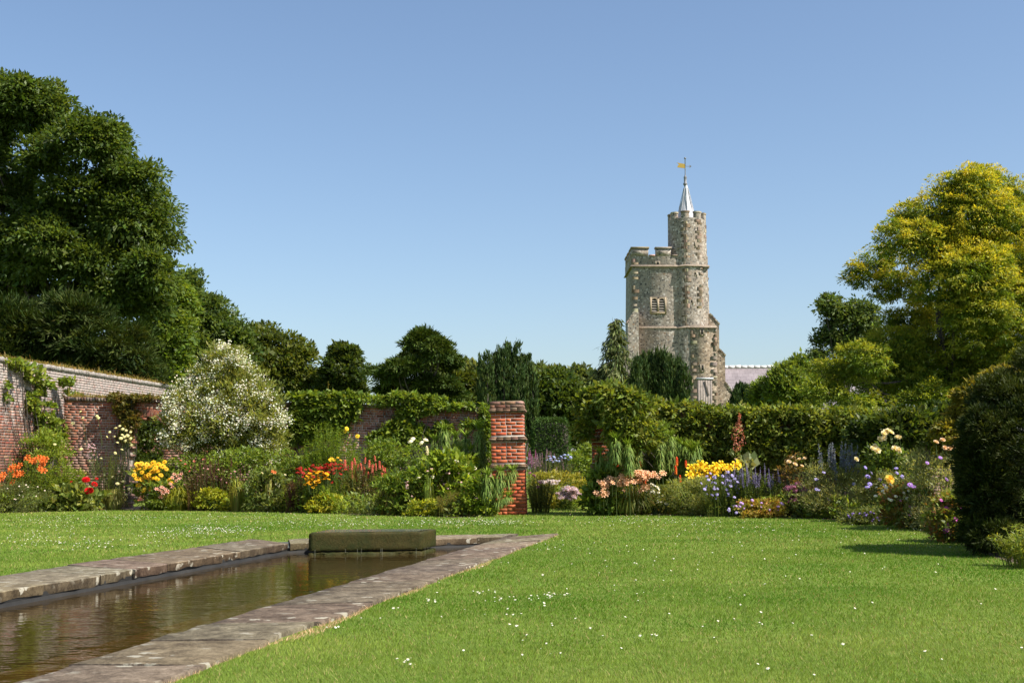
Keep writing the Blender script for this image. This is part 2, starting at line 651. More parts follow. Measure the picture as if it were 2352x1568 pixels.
def trunk_parts(base, blobs, r, nlimb=8):
    cs = np.array([c for c, _ in blobs])
    rs = np.array([q for _, q in blobs])
    top = cs.mean(0)
    base = np.asarray(base, float)
    hub = base + (top - base) * 0.45
    k = 7
    t = np.linspace(0, 1, k)[:, None]
    wob = np.cumsum(rng.normal(0, 0.04, (k, 3)), 0) * r * 4
    tr = base + (top - base) * 0.97 * t + wob * t
    parts = [(*tubes(tr[None], r * 1.15, r * 0.25, 10), 0)]
    idx = rng.permutation(len(cs))[:nlimb]
    lim = []
    for i in idx:
        for q in range(3):
            u = rng.normal(size=3)
            tgt = cs[i] + unit(u) * rs[i] * 0.6
            tt = np.linspace(0, 1, 6)[:, None]
            st = tr[2 + (q % 3)]
            mid = (st + tgt) / 2 + np.array([0, 0, -0.06]) * np.linalg.norm(tgt - st)
            lim.append((1 - tt) ** 2 * st + 2 * tt * (1 - tt) * mid + tt ** 2 * tgt + rng.normal(0, 0.03, (6, 3)))
    if lim:
        parts.append((*tubes(np.array(lim), r * 0.26, r * 0.04, 6), 0))
    return parts


def tree(name, label, cat, blist, D, group=None, bx=None, r=0.3, cols=None, nclump=600, nleaf=30, cr=0.5, mat=None, dj=0.6, nlimb=6, extra=None, dscale=0.9, split=3, **kw):
    bl = blobs_px(blist, D, dscale, dj)
    bl0 = bl
    if split:
        nb = [(c, q * 0.86) for c, q in bl]
        for c, q in bl:
            for u in unit(rng.normal(size=(split, 3)) + [0, -0.2, 0]):
                f = rng.uniform(0.32, 0.55)
                nb.append((c + u * q * (1.04 - f * 0.85), q * f * rng.uniform(0.85, 1.15, 3)))
        bl = nb
    cx = bx if bx is not None else np.mean([b[0] for b in blist])
    base = W(cx, 1080, D)
    base[2] = 0
    t = thing(name, label, cat, base, group)
    mk("trunk", trunk_parts(base, bl0, r, nlimb), [BARK], t, smooth=True)
    parts = [(*crown(bl, nclump, nleaf, cr, cols=cols, **kw), 0)]
    if extra is not None:
        parts += extra
    mk("crown", parts, [mat or LEAF], t)
    return t


# ------------------------------------------------------------------ ground, lawn, border line
FRONT = [(-700, 1182), (0, 1178), (200, 1172), (270, 1169), (420, 1172), (700, 1178), (1050, 1188), (1140, 1183), (1213, 1182), (1216, 1152), (1362, 1152), (1365, 1180),
         (1550, 1183), (1760, 1188), (1900, 1192), (2050, 1205), (2150, 1225), (2200, 1245), (2260, 1272), (2352, 1300), (2500, 1350), (2750, 1450), (3100, 1600)]
fx = np.array([p[0] for p in FRONT], float)
fy = np.array([p[1] for p in FRONT], float)


def line_pt(p, q, y):
    """point on the line through ground points p, q at world y"""
    t = (y - p[1]) / (q[1] - p[1])
    return p[:2] + (q[:2] - p[:2]) * t


ZC = 0.03                        # top of the coping
o_fr, o_fl = G(1285, 1223, ZC), G(580, 1237, ZC)
i_fr, i_fl = G(1158, 1232, ZC), G(660, 1247, ZC)
o_nr = line_pt(G(347, 1568, ZC), o_fr, 2.4)
i_nr = line_pt(G(23, 1568, ZC), i_fr, 2.8)
o_nl = line_pt(G(0, 1319, ZC), o_fl, 2.4)
i_nl = line_pt(G(0, 1358, ZC), i_fl, 2.8)
OUT = np.array([o_nl[:2], o_nr[:2], o_fr[:2], o_fl[:2]])
INN = np.array([i_nl[:2], i_nr[:2], i_fr[:2], i_fl[:2]])


def inside(P, Q):
    r = np.ones(len(P), bool)
    for i in range(4):
        a, b = Q[i], Q[(i + 1) % 4]
        r &= ((b[0] - a[0]) * (P[:, 1] - a[1]) - (b[1] - a[1]) * (P[:, 0] - a[0])) > 0
    return r


LAWN = mat_lawn()
big = 3000
Vg = np.array([[-big, -big, 0], [big, -big, 0], [big, big, 0], [-big, big, 0]] + [[p[0], p[1], 0] for p in (OUT + (INN - OUT) * 0.3)], float)
mk("lawn", [(Vg, [[0, 1, 5, 4], [1, 2, 6, 5], [2, 3, 7, 6], [3, 0, 4, 7]], (0.1, 0.15, 0.03), 0)], [LAWN], kind="structure", loc=(0, 0, 0))

# border soil: strips between the lawn edge and the walls
bp = [(x, y) for x, y in FRONT]


def soil_sheet(name, pts, depth):
    a = np.array([G(x, y, 0.004) for x, y in pts])
    b = a.copy()
    dv = unit(a * np.array([1, 1, 0]))
    b = a + dv * depth
    n = len(a)
    V = np.concatenate([a, b])
    i = np.arange(n - 1)
    mk(name, [(V, np.stack([i, i + 1, i + 1 + n, i + n], 1), (0.1, 0.07, 0.05), 0)], [SOIL], kind="structure", loc=(0, 0, 0))


soil_sheet("border_soil", FRONT[:8], 3.3)
soil_sheet("border_soil", FRONT[11:17] + FRONT[17:], 4.2)
# trodden earth path to the doorway
pp = [G(278, 1171, 0.008), G(352, 1172, 0.008), W(352, 1100, 37), W(318, 1100, 37)]
pp[2][2] = pp[3][2] = 0.008
mk("earth_path", [(np.array(pp), [[0, 1, 2, 3]], (0.2, 0.15, 0.1), 0)],
   [mat_simple("trodden_earth", [(0.3, (0.16, 0.115, 0.075)), (0.7, (0.36, 0.28, 0.19))], 9, 1.0)], kind="structure", loc=(0, 0, 0))


def vnoise(x, y, s, seed=0):
    r2 = np.random.default_rng(seed)
    g = r2.random((64, 64))
    X, Y = x / s, y / s
    xi, yi = np.floor(X).astype(int), np.floor(Y).astype(int)
    u, v = X - xi, Y - yi
    u = u * u * (3 - 2 * u)
    v = v * v * (3 - 2 * v)
    f = lambda i, j: g[i % 64, j % 64]
    return (f(xi, yi) * (1 - u) + f(xi + 1, yi) * u) * (1 - v) + (f(xi, yi + 1) * (1 - u) + f(xi + 1, yi + 1) * u) * v


def on_lawn(P):
    px, py = proj(P)
    d = P[:, 1]
    ok = (py > np.interp(px, fx, fy)) & ~inside(P[:, :2], OUT)
    return ok & (d > 1)


def grass():
    Vs, Cs = [], []
    for d0, d1, dens, h, wd in ((4.6, 7.5, 8500, 0.019, 0.0030), (7.5, 11, 4600, 0.019, 0.0044), (11, 16, 2300, 0.019, 0.0066), (16, 24, 900, 0.022, 0.011), (24, 40, 300, 0.024, 0.018)):
        a = 0.47
        area = a * (d1 ** 2 - d0 ** 2)
        n = int(area * dens)
        y = np.sqrt(rng.uniform(d0 ** 2, d1 ** 2, n))
        x = rng.uniform(-a, a, n) * y
        P = np.stack([x, y, np.zeros(n)], 1)
        ok = on_lawn(P)
        P = P[ok]
        n = len(P)
        lo = 0.5 * vnoise(P[:, 0] + 50, P[:, 1] + 50, 0.8, 1) + 0.5 * vnoise(P[:, 0] + 50, P[:, 1] + 50, 2.6, 8)
        mid = vnoise(P[:, 0] + 50, P[:, 1] + 50, 0.28, 2)
        hh = 0.9 * h * (0.75 + 0.35 * mid + 0.2 * lo) * np.exp(rng.normal(0, 0.28, n))
        th = rng.uniform(0, 2 * math.pi, n)
        lean = rng.normal(0, 0.5, (n, 2)) + np.stack([mid - 0.5, lo - 0.5], 1) * 0.9
        side = np.stack([np.cos(th), np.sin(th), np.zeros(n)], 1) * (wd * np.exp(rng.normal(0, 0.25, n)))[:, None]
        tip = P + np.concatenate([lean * hh[:, None], hh[:, None]], 1)
        V = np.stack([P - side * 0.5, P + side * 0.5, tip], 1)
        base = np.array([0.105, 0.19, 0.022]) + (lo[:, None] - 0.5) * np.array([0.12, 0.085, 0.03]) + (mid[:, None] - 0.5) * np.array([0.02, 0.025, 0.0])
        dry = (rng.random(n) < 0.05 + 0.05 * lo)
        base[dry] = (0.26, 0.24, 0.09)
        # scorched turf along the right-hand stone edge
        e0, e1 = OUT[1], OUT[2]
        dd = np.abs((e1[0] - e0[0]) * (P[:, 1] - e0[1]) - (e1[1] - e0[1]) * (P[:, 0] - e0[0])) / np.linalg.norm(e1 - e0)
        tl_ = ((P[:, :2] - e0) @ (e1 - e0)) / ((e1 - e0) @ (e1 - e0))
        edge = (tl_ < 1.0) & (dd < 0.13 * vnoise(P[:, 0] * 0 + 9, P[:, 1], 0.9, 7) ** 2 + 0.01) & (rng.random(n) < 0.8)
        base[edge] = (0.42, 0.33, 0.17)
        base *= np.exp(rng.normal(0, 0.13, (n, 1)))
        Vs.append(V.reshape(-1, 3))
        Cs.append(base)
    V = np.concatenate(Vs)
    mk("grass", [(V, np.arange(len(V)).reshape(-1, 3), np.concatenate(Cs), 0)], [GRASS], kind="stuff", loc=(0, 0, 0))


grass()


def daisies():
    """small white lawn flowers, in drifts"""
    cl = [(500, 1218, 90, 9, 300), (420, 1225, 120, 14, 220), (120, 1200, 130, 14, 240), (90, 1240, 110, 16, 170), (230, 1250, 120, 14, 130), (800, 1205, 200, 8, 280), (1050, 1202, 130, 8, 320),
          (1150, 1200, 60, 6, 120), (1450, 1195, 150, 8, 120), (1700, 1220, 250, 20, 110), (2050, 1230, 130, 20, 40), (1650, 1205, 300, 10, 110), (1280, 1372, 32, 5, 34), (1180, 1385, 60, 10, 20),
          (1095, 1365, 22, 5, 10), (985, 1388, 12, 4, 9), (930, 1530, 26, 6, 12), (1080, 1307, 26, 4, 14), (1190, 1450, 18, 5, 4), (770, 1450, 20, 6, 5), (1490, 1470, 20, 4, 6),
          (1150, 1400, 260, 70, 40), (1700, 1400, 420, 90, 34), (1900, 1500, 380, 50, 10), (1300, 1480, 300, 60, 12), (1650, 1290, 450, 50, 90), (1330, 1262, 160, 14, 30), (300, 1190, 300, 10, 240), (700, 1190, 300, 9, 200)]
    P = []
    for cx, cy, sx, sy, n in cl:
        n = int(n * 0.7) if n > 100 else int(n * 0.7) + 1
        x = rng.normal(cx, sx * 0.6, n)
        y = rng.normal(cy, sy * 0.6, n)
        for a, b in zip(x, y):
            if b > 1150:
                P.append(G(a, b, 0.0))
    P = np.array(P)
    P = P[on_lawn(P)]
    n = len(P)
    P[:, 2] = rng.uniform(0.024, 0.036, n)
    r = rng.uniform(0.005, 0.0105, n)
    th = np.arange(8) * 2 * math.pi / 8
    nr = unit(np.stack([rng.normal(0, 0.35, n), rng.normal(-0.35, 0.35, n), np.ones(n)], 1))
    a = unit(np.cross(nr, np.array([0, 1.0, 0.2])))
    b = np.cross(nr, a)
    rr = r[:, None] * np.where(np.arange(8) % 2, 0.8, 1.0)[None]
    V = P[:, None] + rr[..., None] * (np.cos(th)[None, :, None] * a[:, None] + np.sin(th)[None, :, None] * b[:, None])
    parts = [(V.reshape(-1, 3), np.arange(8 * n).reshape(n, 8), np.array([0.8, 0.8, 0.76]), 0)]
    th2 = np.arange(6) * 2 * math.pi / 6
    Vc = P[:, None] + nr[:, None] * 0.003 + (r[:, None, None] * 0.35) * (np.cos(th2)[None, :, None] * a[:, None] + np.sin(th2)[None, :, None] * b[:, None])
    parts.append((Vc.reshape(-1, 3), np.arange(6 * n).reshape(n, 6), np.array([0.7, 0.5, 0.05]), 0))
    st = np.stack([P * np.array([1, 1, 0]), P - nr * 0.002], 1)
    parts.append((*tubes(st, 0.0012, 0.001, 3, (0.12, 0.2, 0.05)), 0))
    mk("lawn_daisies", parts, [PETAL], kind="stuff", loc=(0, 0, 0))


daisies()

# ------------------------------------------------------------------ pool
COPING = mat_coping()
pool = thing("garden_pool", "long sunken garden pool edged with lichen spotted grey stone slabs", "pool", (*INN.mean(0), 0.0))


def coping_run(a0, a1, b0, b1, n, seed):
    """slabs between inner edge a0->a1 and outer edge b0->b1"""
    r2 = np.random.default_rng(seed)
    cuts = np.sort(np.clip(np.linspace(0, 1, n + 1) + r2.normal(0, 0.15 / n, n + 1), 0, 1))
    cuts[0], cuts[-1] = 0, 1
    for i in range(n):
        g = 0.0022 / np.linalg.norm(a1 - a0)
        t0, t1 = cuts[i] + g, cuts[i + 1] - g
        m = 7
        ts = np.linspace(t0, t1, m)
        inn = a0 + (a1 - a0) * ts[:, None]
        o = b0 + (b1 - b0) * ts[:, None]
        d = unit(inn - o)
        inn = inn + d * (0.025 + r2.normal(0, 0.012, (m, 1)))
        o = o - d * (0.03 * r2.normal() + r2.normal(0, 0.012, (m, 1)))
        z = ZC + r2.normal(0, 0.0025)
        tilt = r2.normal(0, 0.003)
        rows = []
        ks = [0, 0.012, 0.3, 0.62, 0.988, 1.0]
        for q, k in enumerate(ks):
            p = inn + (o - inn) * k
            zz = z + tilt * (k - 0.5) + r2.normal(0, 0.002, m) - (0.006 if q in (0, 5) else 0)
            zz[[0, -1]] -= 0.002
            rows.append(np.concatenate([p, zz[:, None]], 1))
        low_i = np.concatenate([inn - d * 0.01, np.full((m, 1), z - 0.085) + r2.normal(0, 0.008, (m, 1))], 1)
        low_o = np.concatenate([o, np.full((m, 1), z - 0.09)], 1)
        rows = [low_i] + rows + [low_o]
        V = np.array(rows).reshape(-1, 3)
        nr = len(rows)
        idx = np.arange(nr * m).reshape(nr, m)
        A, B, C_, D_ = idx[:-1, :-1], idx[:-1, 1:], idx[1:, 1:], idx[1:, :-1]
        Fc = np.stack([A, B, C_, D_], -1).reshape(-1, 4)
        fc_ = np.repeat((np.array([0.178, 0.153, 0.114]) * np.exp(r2.normal(0, 0.13)) * np.exp(r2.normal(0, 0.04, 3)))[None], len(Fc), 0)
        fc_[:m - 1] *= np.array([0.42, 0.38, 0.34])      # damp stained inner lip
        parts = [(V, Fc, fc_, 0)]
        for e in (0, m - 1):
            parts.append((V[idx[:, e]], np.arange(nr)[None] if e else np.arange(nr)[::-1][None], (0.15, 0.13, 0.11), 0))
        mk("coping_slab", parts, [COPING], pool)


coping_run(i_nr[:2], i_fr[:2], o_nr[:2], o_fr[:2], 17, 1)
coping_run(i_fl[:2], i_nl[:2], o_fl[:2], o_nl[:2], 17, 2)
# far run between the two long runs
coping_run(INN[2] + (INN[3] - INN[2]) * 0.012, INN[3] + (INN[2] - INN[3]) * 0.012, OUT[2] * 0.86 + OUT[3] * 0.14, OUT[3] * 0.89 + OUT[2] * 0.11, 5, 3)
LINING = mat_simple("pool_lining", [(0.3, (0.008, 0.008, 0.0075)), (0.6, (0.022, 0.021, 0.019)), (0.75, (0.042, 0.04, 0.036))], 2.2, 0.75, 0.4)
ZW = -0.10
ZF = -0.62
parts = []
for i in range(4):
    a, b = INN[i], INN[(i + 1) % 4]
    V = np.array([[*a, -0.03], [*b, -0.03], [*b, ZF], [*a, ZF]])
    parts.append((V, [[0, 1, 2, 3]], (0.1, 0.1, 0.1), 0))
    mid = (INN.mean(0) - (a + b) / 2)
    nv = unit(np.array([-(b - a)[1], (b - a)[0]])[None])[0]
    nv = nv if nv @ mid > 0 else -nv
    q = nv * 0.028
    V = np.array([[*a, -0.07], [*b, -0.07], [*(b + q), -0.072], [*(a + q), -0.072], [*(a + q), -0.3], [*(b + q), -0.3]])
    parts.append((V, [[0, 1, 2, 3], [3, 2, 5, 4]], (0.1, 0.1, 0.1), 0))
mk("pool_lining", parts, [LINING], pool)


def mat_poolfloor():
    m, nt, p, o = newmat("pool_floor_silt")
    co = objco(nt)
    n = noise(nt, co, 1.1, 6, 0.65)
    r = ramp(nt, [(0.3, (0.07, 0.058, 0.016)), (0.5, (0.17, 0.12, 0.03)), (0.65, (0.33, 0.19, 0.04)), (0.8, (0.14, 0.13, 0.03))])
    nt.links.new(n.outputs[0], r.inputs[0])
    nt.links.new(r.outputs[0], p.inputs["Base Color"])
    p.inputs["Roughness"].default_value = 1
    return m


mk("pool_floor", [(np.array([[*p, ZF] for p in INN]), [[0, 1, 2, 3]], (0.1, 0.07, 0.03), 0)], [mat_poolfloor()], pool)
mk("pool_water", [(np.array([[*p, ZW] for p in INN]), [[0, 1, 2, 3]], (0.1, 0.07, 0.03), 0)], [mat_water()], kind="structure", loc=(*INN.mean(0), ZW))

# overflowing stone block in the pool
fA, fB = G(709, 1275, ZW), G(971, 1271, ZW)
fC, fD = W(1001, 1262, 17.85), W(750, 1262, 17.85)
FZ = 0.19


def mat_mossblock():
    m, nt, p, o = newmat("mossy_wet_stone")
    co = objco(nt)
    n1 = noise(nt, co, 3.2, 8, 0.78)
    n2 = noise(nt, co, 40, 5, 0.7)
    r = ramp(nt, [(0.28, (0.010, 0.011, 0.003)), (0.42, (0.027, 0.032, 0.006)), (0.6, (0.050, 0.040, 0.010)), (0.75, (0.044, 0.066, 0.008))])
    nt.links.new(n1.outputs[0], r.inputs[0])
    r2 = ramp(nt, [(0.3, (0.7, 0.7, 0.7)), (0.75, (1.3, 1.3, 1.25))])
    nt.links.new(n2.outputs[0], r2.inputs[0])
    nt.links.new(mixc(nt, 1.0, r.outputs[0], r2.outputs[0], 'MULTIPLY'), p.inputs["Base Color"])
    p.inputs["Roughness"].default_value = 0.6
    p.inputs["Specular IOR Level"].default_value = 0.15
    ad = N(nt, "ShaderNodeMath", operation='ADD')
    nt.links.new(n1.outputs[0], ad.inputs[0])
    nt.links.new(n2.outputs[0], ad.inputs[1])
    bump(nt, p, ad.outputs[0], 0.45, 0.02)
    return m


MOSS = mat_mossblock()
fount = thing("fountain_block", "mossy dark stone slab with water spilling over its edges into the pool", "fountain", (*((fA + fB + fC + fD) / 4)[:2], ZW))


def grid_block(quad, z0, z1, inset, nz=8, nu=26, jit=0.0025):
    """block with roughened sides; quad 4x2 ccw from front left"""
    q = np.array(quad)[:, :2]
    c = q.mean(0)
    ring = []
    for i in range(4):
        a, b = q[i], q[(i + 1) % 4]
        t = np.linspace(0, 1, nu, endpoint=False)[:, None]
        ring.append(a + (b - a) * t)
    ring = np.concatenate(ring)
    n = len(ring)
    rows = []
    zs = [z0] + list(np.linspace(z0 + 0.01, z1 - 0.015, nz)) + [z1 - 0.004, z1]
    for i, z in enumerate(zs):
        k = 0.012 if i in (0,) else (0.03 if i == len(zs) - 1 else (0.012 if i == len(zs) - 2 else 0))
        d = unit(c - ring)
        p = ring + d * (k + inset) + rng.normal(0, jit, (n, 2))
        rows.append(np.concatenate([p, np.full((n, 1), z) + rng.normal(0, 0.002, (n, 1))], 1))
    V = np.array(rows).reshape(-1, 3)
    idx = np.arange(len(rows) * n).reshape(len(rows), n)
    A, B = idx[:-1], idx[1:]
    Fc = np.stack([A, np.roll(A, -1, 1), np.roll(B, -1, 1), B], -1).reshape(-1, 4)
    return [(V, Fc, (0.1, 0.1, 0.1), 0), (V[idx[-1]], np.arange(n)[None], (0.1, 0.1, 0.1), 0), (V[idx[0]], np.arange(n)[::-1][None], (0.1, 0.1, 0.1), 0)]


fq = [fA, fB, fC, fD]
mk("stone_slab", grid_block(fq, ZW + 0.056, FZ, 0.0), [MOSS], fount)
mk("plinth", grid_block(fq, ZF + 0.01, ZW + 0.08, 0.16, 4, 10), [mat_simple("dark_wet_plinth", [(0.3, (0.008, 0.008, 0.008)), (0.7, (0.03, 0.03, 0.026))], 6, 0.4)], fount)
mk("mossy_lip", grid_block(fq, ZW - 0.1, ZW + 0.034, 0.0, 3, 40, 0.008), [MOSS], fount)
qq = np.array(fq)[:, :2]
cc = qq.mean(0)
q2 = qq + unit(cc - qq) * 0.07
m, nt, p, o = newmat("water_film")
p.inputs["Base Color"].default_value = (0.2, 0.205, 0.2, 1)  # lightened grey base stands in for sky reflected on the wet top
p.inputs["Roughness"].default_value = 0.06
p.inputs["Specular IOR Level"].default_value = 0.8
bump(nt, p, noise(nt, objco(nt), 12, 3).outputs[0], 0.15, 0.02)
mk("water_film", [(np.array([[*v, FZ + 0.004] for v in q2]), [[0, 1, 2, 3]], (0.1, 0.1, 0.1), 0)], [m], fount)
m, nt, p, o = newmat("water_drip")
p.inputs["Base Color"].default_value = (0.22, 0.22, 0.16, 1)
p.inputs["Roughness"].default_value = 0.1
dr = []
for i in range(9):
    t = rng.random()
    a = qq[0] + (qq[1] - qq[0]) * t if i < 7 else qq[1] + (qq[2] - qq[1]) * t
    a = a + np.array([0, -0.012]) if i < 7 else a + np.array([0.012, 0])
    z1 = ZW + 0.08
    z0 = ZW + rng.choice([0.0, 0.02, 0.03])
    dr.append([[a[0], a[1], z1], [a[0] + rng.normal(0, 0.002), a[1], (z0 + z1) / 2], [a[0], a[1], z0]])
for d_ in dr:
    mk("water_drip", [(*tubes(np.array([d_]), 0.0013, 0.002, 5), 0)], [m], fount)

# ------------------------------------------------------------------ brickwork
MORTAR = mat_simple("lime_mortar", [(0.3, (0.30, 0.26, 0.215)), (0.7, (0.52, 0.47, 0.41))], 8, 1.0)
MORTAR_DK = mat_simple("dirty_mortar", [(0.3, (0.13, 0.11, 0.095)), (0.7, (0.34, 0.31, 0.28))], 5, 1.0)


def brick_lohi(Lx, H, th, course=0.075, bl=0.225, gap=0.011, hole=None, face=True, ends=True):
    lo, hi = [], []
    k = int(round(H / course))
    for c in range(k):
        z0, z1 = c * course + gap / 2, (c + 1) * course - gap / 2
        x = -(c % 2) * bl * 0.5 - (0.06 if c % 3 == 0 else 0)
        while x < Lx:
            ln = bl if (rng.random() > 0.35) else bl * 0.5
            a, b = max(x, 0) + gap / 2, min(x + ln, Lx) - gap / 2
            x += ln
            if b - a < 0.03:
                continue
            if hole and hole((a + b) / 2, (z0 + z1) / 2):
                continue
            jy = -0.0009 - 0.0008 * rng.random()
            lo.append((a + rng.normal(0, 0.002), jy, z0 + rng.normal(0, 0.0015)))
            hi.append((b + rng.normal(0, 0.002), th + 0.0009 + 0.0008 * rng.random(), z1 + rng.normal(0, 0.0015)))
    return np.array(lo), np.array(hi)


def wall(name, label, p0, p1, h0, h1, th, cols, mat, mortar, coping=True, hole=None, group=None, loc0=None, holes_core=None, jit=0.14):
    """brick wall from p0 to p1 (its front line), heights h0 -> h1; front faces to the right of travel's left normal"""
    p0, p1 = np.asarray(p0[:2], float), np.asarray(p1[:2], float)
    d = p1 - p0
    Lx = np.linalg.norm(d)
    ang = math.atan2(d[1], d[0])
    H = max(h0, h1)
    t = thing(name, label, "wall", (p0[0], p0[1], 0), group)
    t.rotation_euler = (0, 0, ang)

    def shear(V):
        V = V.copy()
        V[:, 2] *= (h0 + (h1 - h0) * np.clip(V[:, 0] / Lx, 0, 1)) / H
        return V
    hb = H - (0.12 if coping else 0)
    lo, hi = brick_lohi(Lx, hb, th, hole=hole)
    V, Fc = boxes(lo, hi)
    C = np.repeat(pal(cols, len(lo), jit), 6, 0)
    parts = [(shear(V), Fc, C, 0)]
    core = []
    if hole is None:
        core.append(box(0.01, Lx - 0.01, 0.0, th, 0, hb - 0.01))
    else:
        for xa, xb, za, zb in holes_core(Lx, hb):
            core.append(box(xa, xb, 0.0, th, za, zb))
    for V, Fc in core:
        parts.append((shear(V), Fc, (0.3, 0.3, 0.3), 1))
    o = mk("brickwork", parts, [mat, mortar], loc=(0, 0, 0))
    o.parent = t
    if coping:
        n = int(Lx / 0.082)
        x = np.arange(n) * 0.082
        lo = np.stack([x + 0.006, np.full(n, -0.03) + rng.normal(0, 0.008, n), np.full(n, hb)], 1)
        hi = np.stack([x + 0.076, np.full(n, th + 0.03), np.full(n, H) + rng.normal(0, 0.008, n)], 1)
        V, Fc = boxes(lo, hi)
        C = np.repeat(pal([(0.10, 0.055, 0.04), (0.16, 0.11, 0.085), (0.22, 0.17, 0.14)], n, 0.25), 6, 0)
        V2, F2 = box(0.0, Lx, -0.018, th + 0.018, hb + 0.001, H - 0.02)
        o = mk("coping", [(shear(V), Fc, C, 0), (shear(V2), F2, (0.3, 0.3, 0.3), 1)], [mat, MORTAR_DK], loc=(0, 0, 0))
        o.parent = t
    return t


OLDRED = [(0.16, 0.06, 0.038), (0.30, 0.105, 0.06), (0.38, 0.15, 0.085), (0.26, 0.13, 0.085)]
PINKRED = [(0.20, 0.07, 0.045), (0.28, 0.10, 0.06), (0.15, 0.07, 0.05), (0.25, 0.14, 0.09)]
BRICK_L = mat_brick("whitewashed_brick", 0.6, 0.62, (1.0, 3.6))
BRICK_M = mat_brick("weathered_brick", 0.35, 0.32, (4.2, 0.6))
BRICK_P = mat_brick("orange_brick", 0.15, 0.0)

lw0, lw1 = W(-330, 1090, 27.0), W(400, 1082, 46.5)
# left wall passes through (px 0, depth 34) and (px 380, depth 45)
a0, a1 = W(0, 1083, 34.0), W(380, 1081, 45.0)
dv = (a1 - a0)[:2]
s0 = a1[:2] + dv * 0.3
s1 = a0[:2] - dv * 0.75
wall("tall_boundary_wall", "tall old brick boundary wall with flaking whitewash at far left", s1, s0, 4.0, 4.0, 0.34, PINKRED, BRICK_L, MORTAR_DK, jit=0.27)

# mid wall with arched doorway
m0, m1 = W(143, 1082, 36.3), W(1128, 1077, 35.0)
Lm = np.linalg.norm((m1 - m0)[:2])


def mid_x(px):
    """distance along the mid wall at picture column px"""
    r = ray(px, 1079)
    A = np.array([[r[0], -(m1 - m0)[0] / Lm], [r[1], -(m1 - m0)[1] / Lm]])
    s = np.linalg.solve(A, m0[:2])
    return s[1]


ax0, ax1 = mid_x(300), mid_x(378)
axc, arx = (ax0 + ax1) / 2, (ax1 - ax0) / 2
zs = 2.1


def hole(x, z):
    if abs(x - axc) > arx:
        return False
    return z < zs + 0.42 * math.sqrt(max(0, 1 - ((x - axc) / arx) ** 2))


def holes_core(Lx, hb):
    out = [(0.01, ax0 - 0.05, 0, hb - 0.01), (ax1 + 0.05, Lx - 0.01, 0, hb - 0.01)]
    n = 10
    for i in range(n):
        xa = ax0 - 0.05 + (ax1 - ax0 + 0.1) * i / n
        xb = ax0 - 0.05 + (ax1 - ax0 + 0.1) * (i + 1) / n
        xm = (xa + xb) / 2
        za = zs + 0.46 * math.sqrt(max(0, 1 - ((xm - axc) / (arx + 0.05)) ** 2))
        out.append((xa + 0.0005, xb - 0.0005, za, hb - 0.01))
    return out


MW = wall("garden_wall", "weathered red brick garden wall with arched doorway and creepers behind the left border", m0, m1, 3.09, 2.66, 0.33, OLDRED, BRICK_M, MORTAR, hole=hole, holes_core=holes_core)
# ring of voussoirs round the doorway
lo = []
ringp = []
for i in range(17):
    t = math.pi * (i + 0.5) / 17
    ca, sa = math.cos(t), math.sin(t)
    w_ = 0.045
    pts = []
    for rr, dz in ((1.0, 0), (1.0, 0.2)):
        for q in (-1, 1):
            tt = t + q * 0.075
            pts.append((axc + (arx + dz) * math.cos(tt), zs + (0.42 + dz) * math.sin(tt)))
    ringp += prism_parts([pts[0], pts[1], pts[3], pts[2]], 'y', -0.012, 0.2, pal(OLDRED, 1)[0], 0)
o = mk("arch_ring", ringp, [BRICK_M], loc=(0, 0, 0))
o.parent = MW


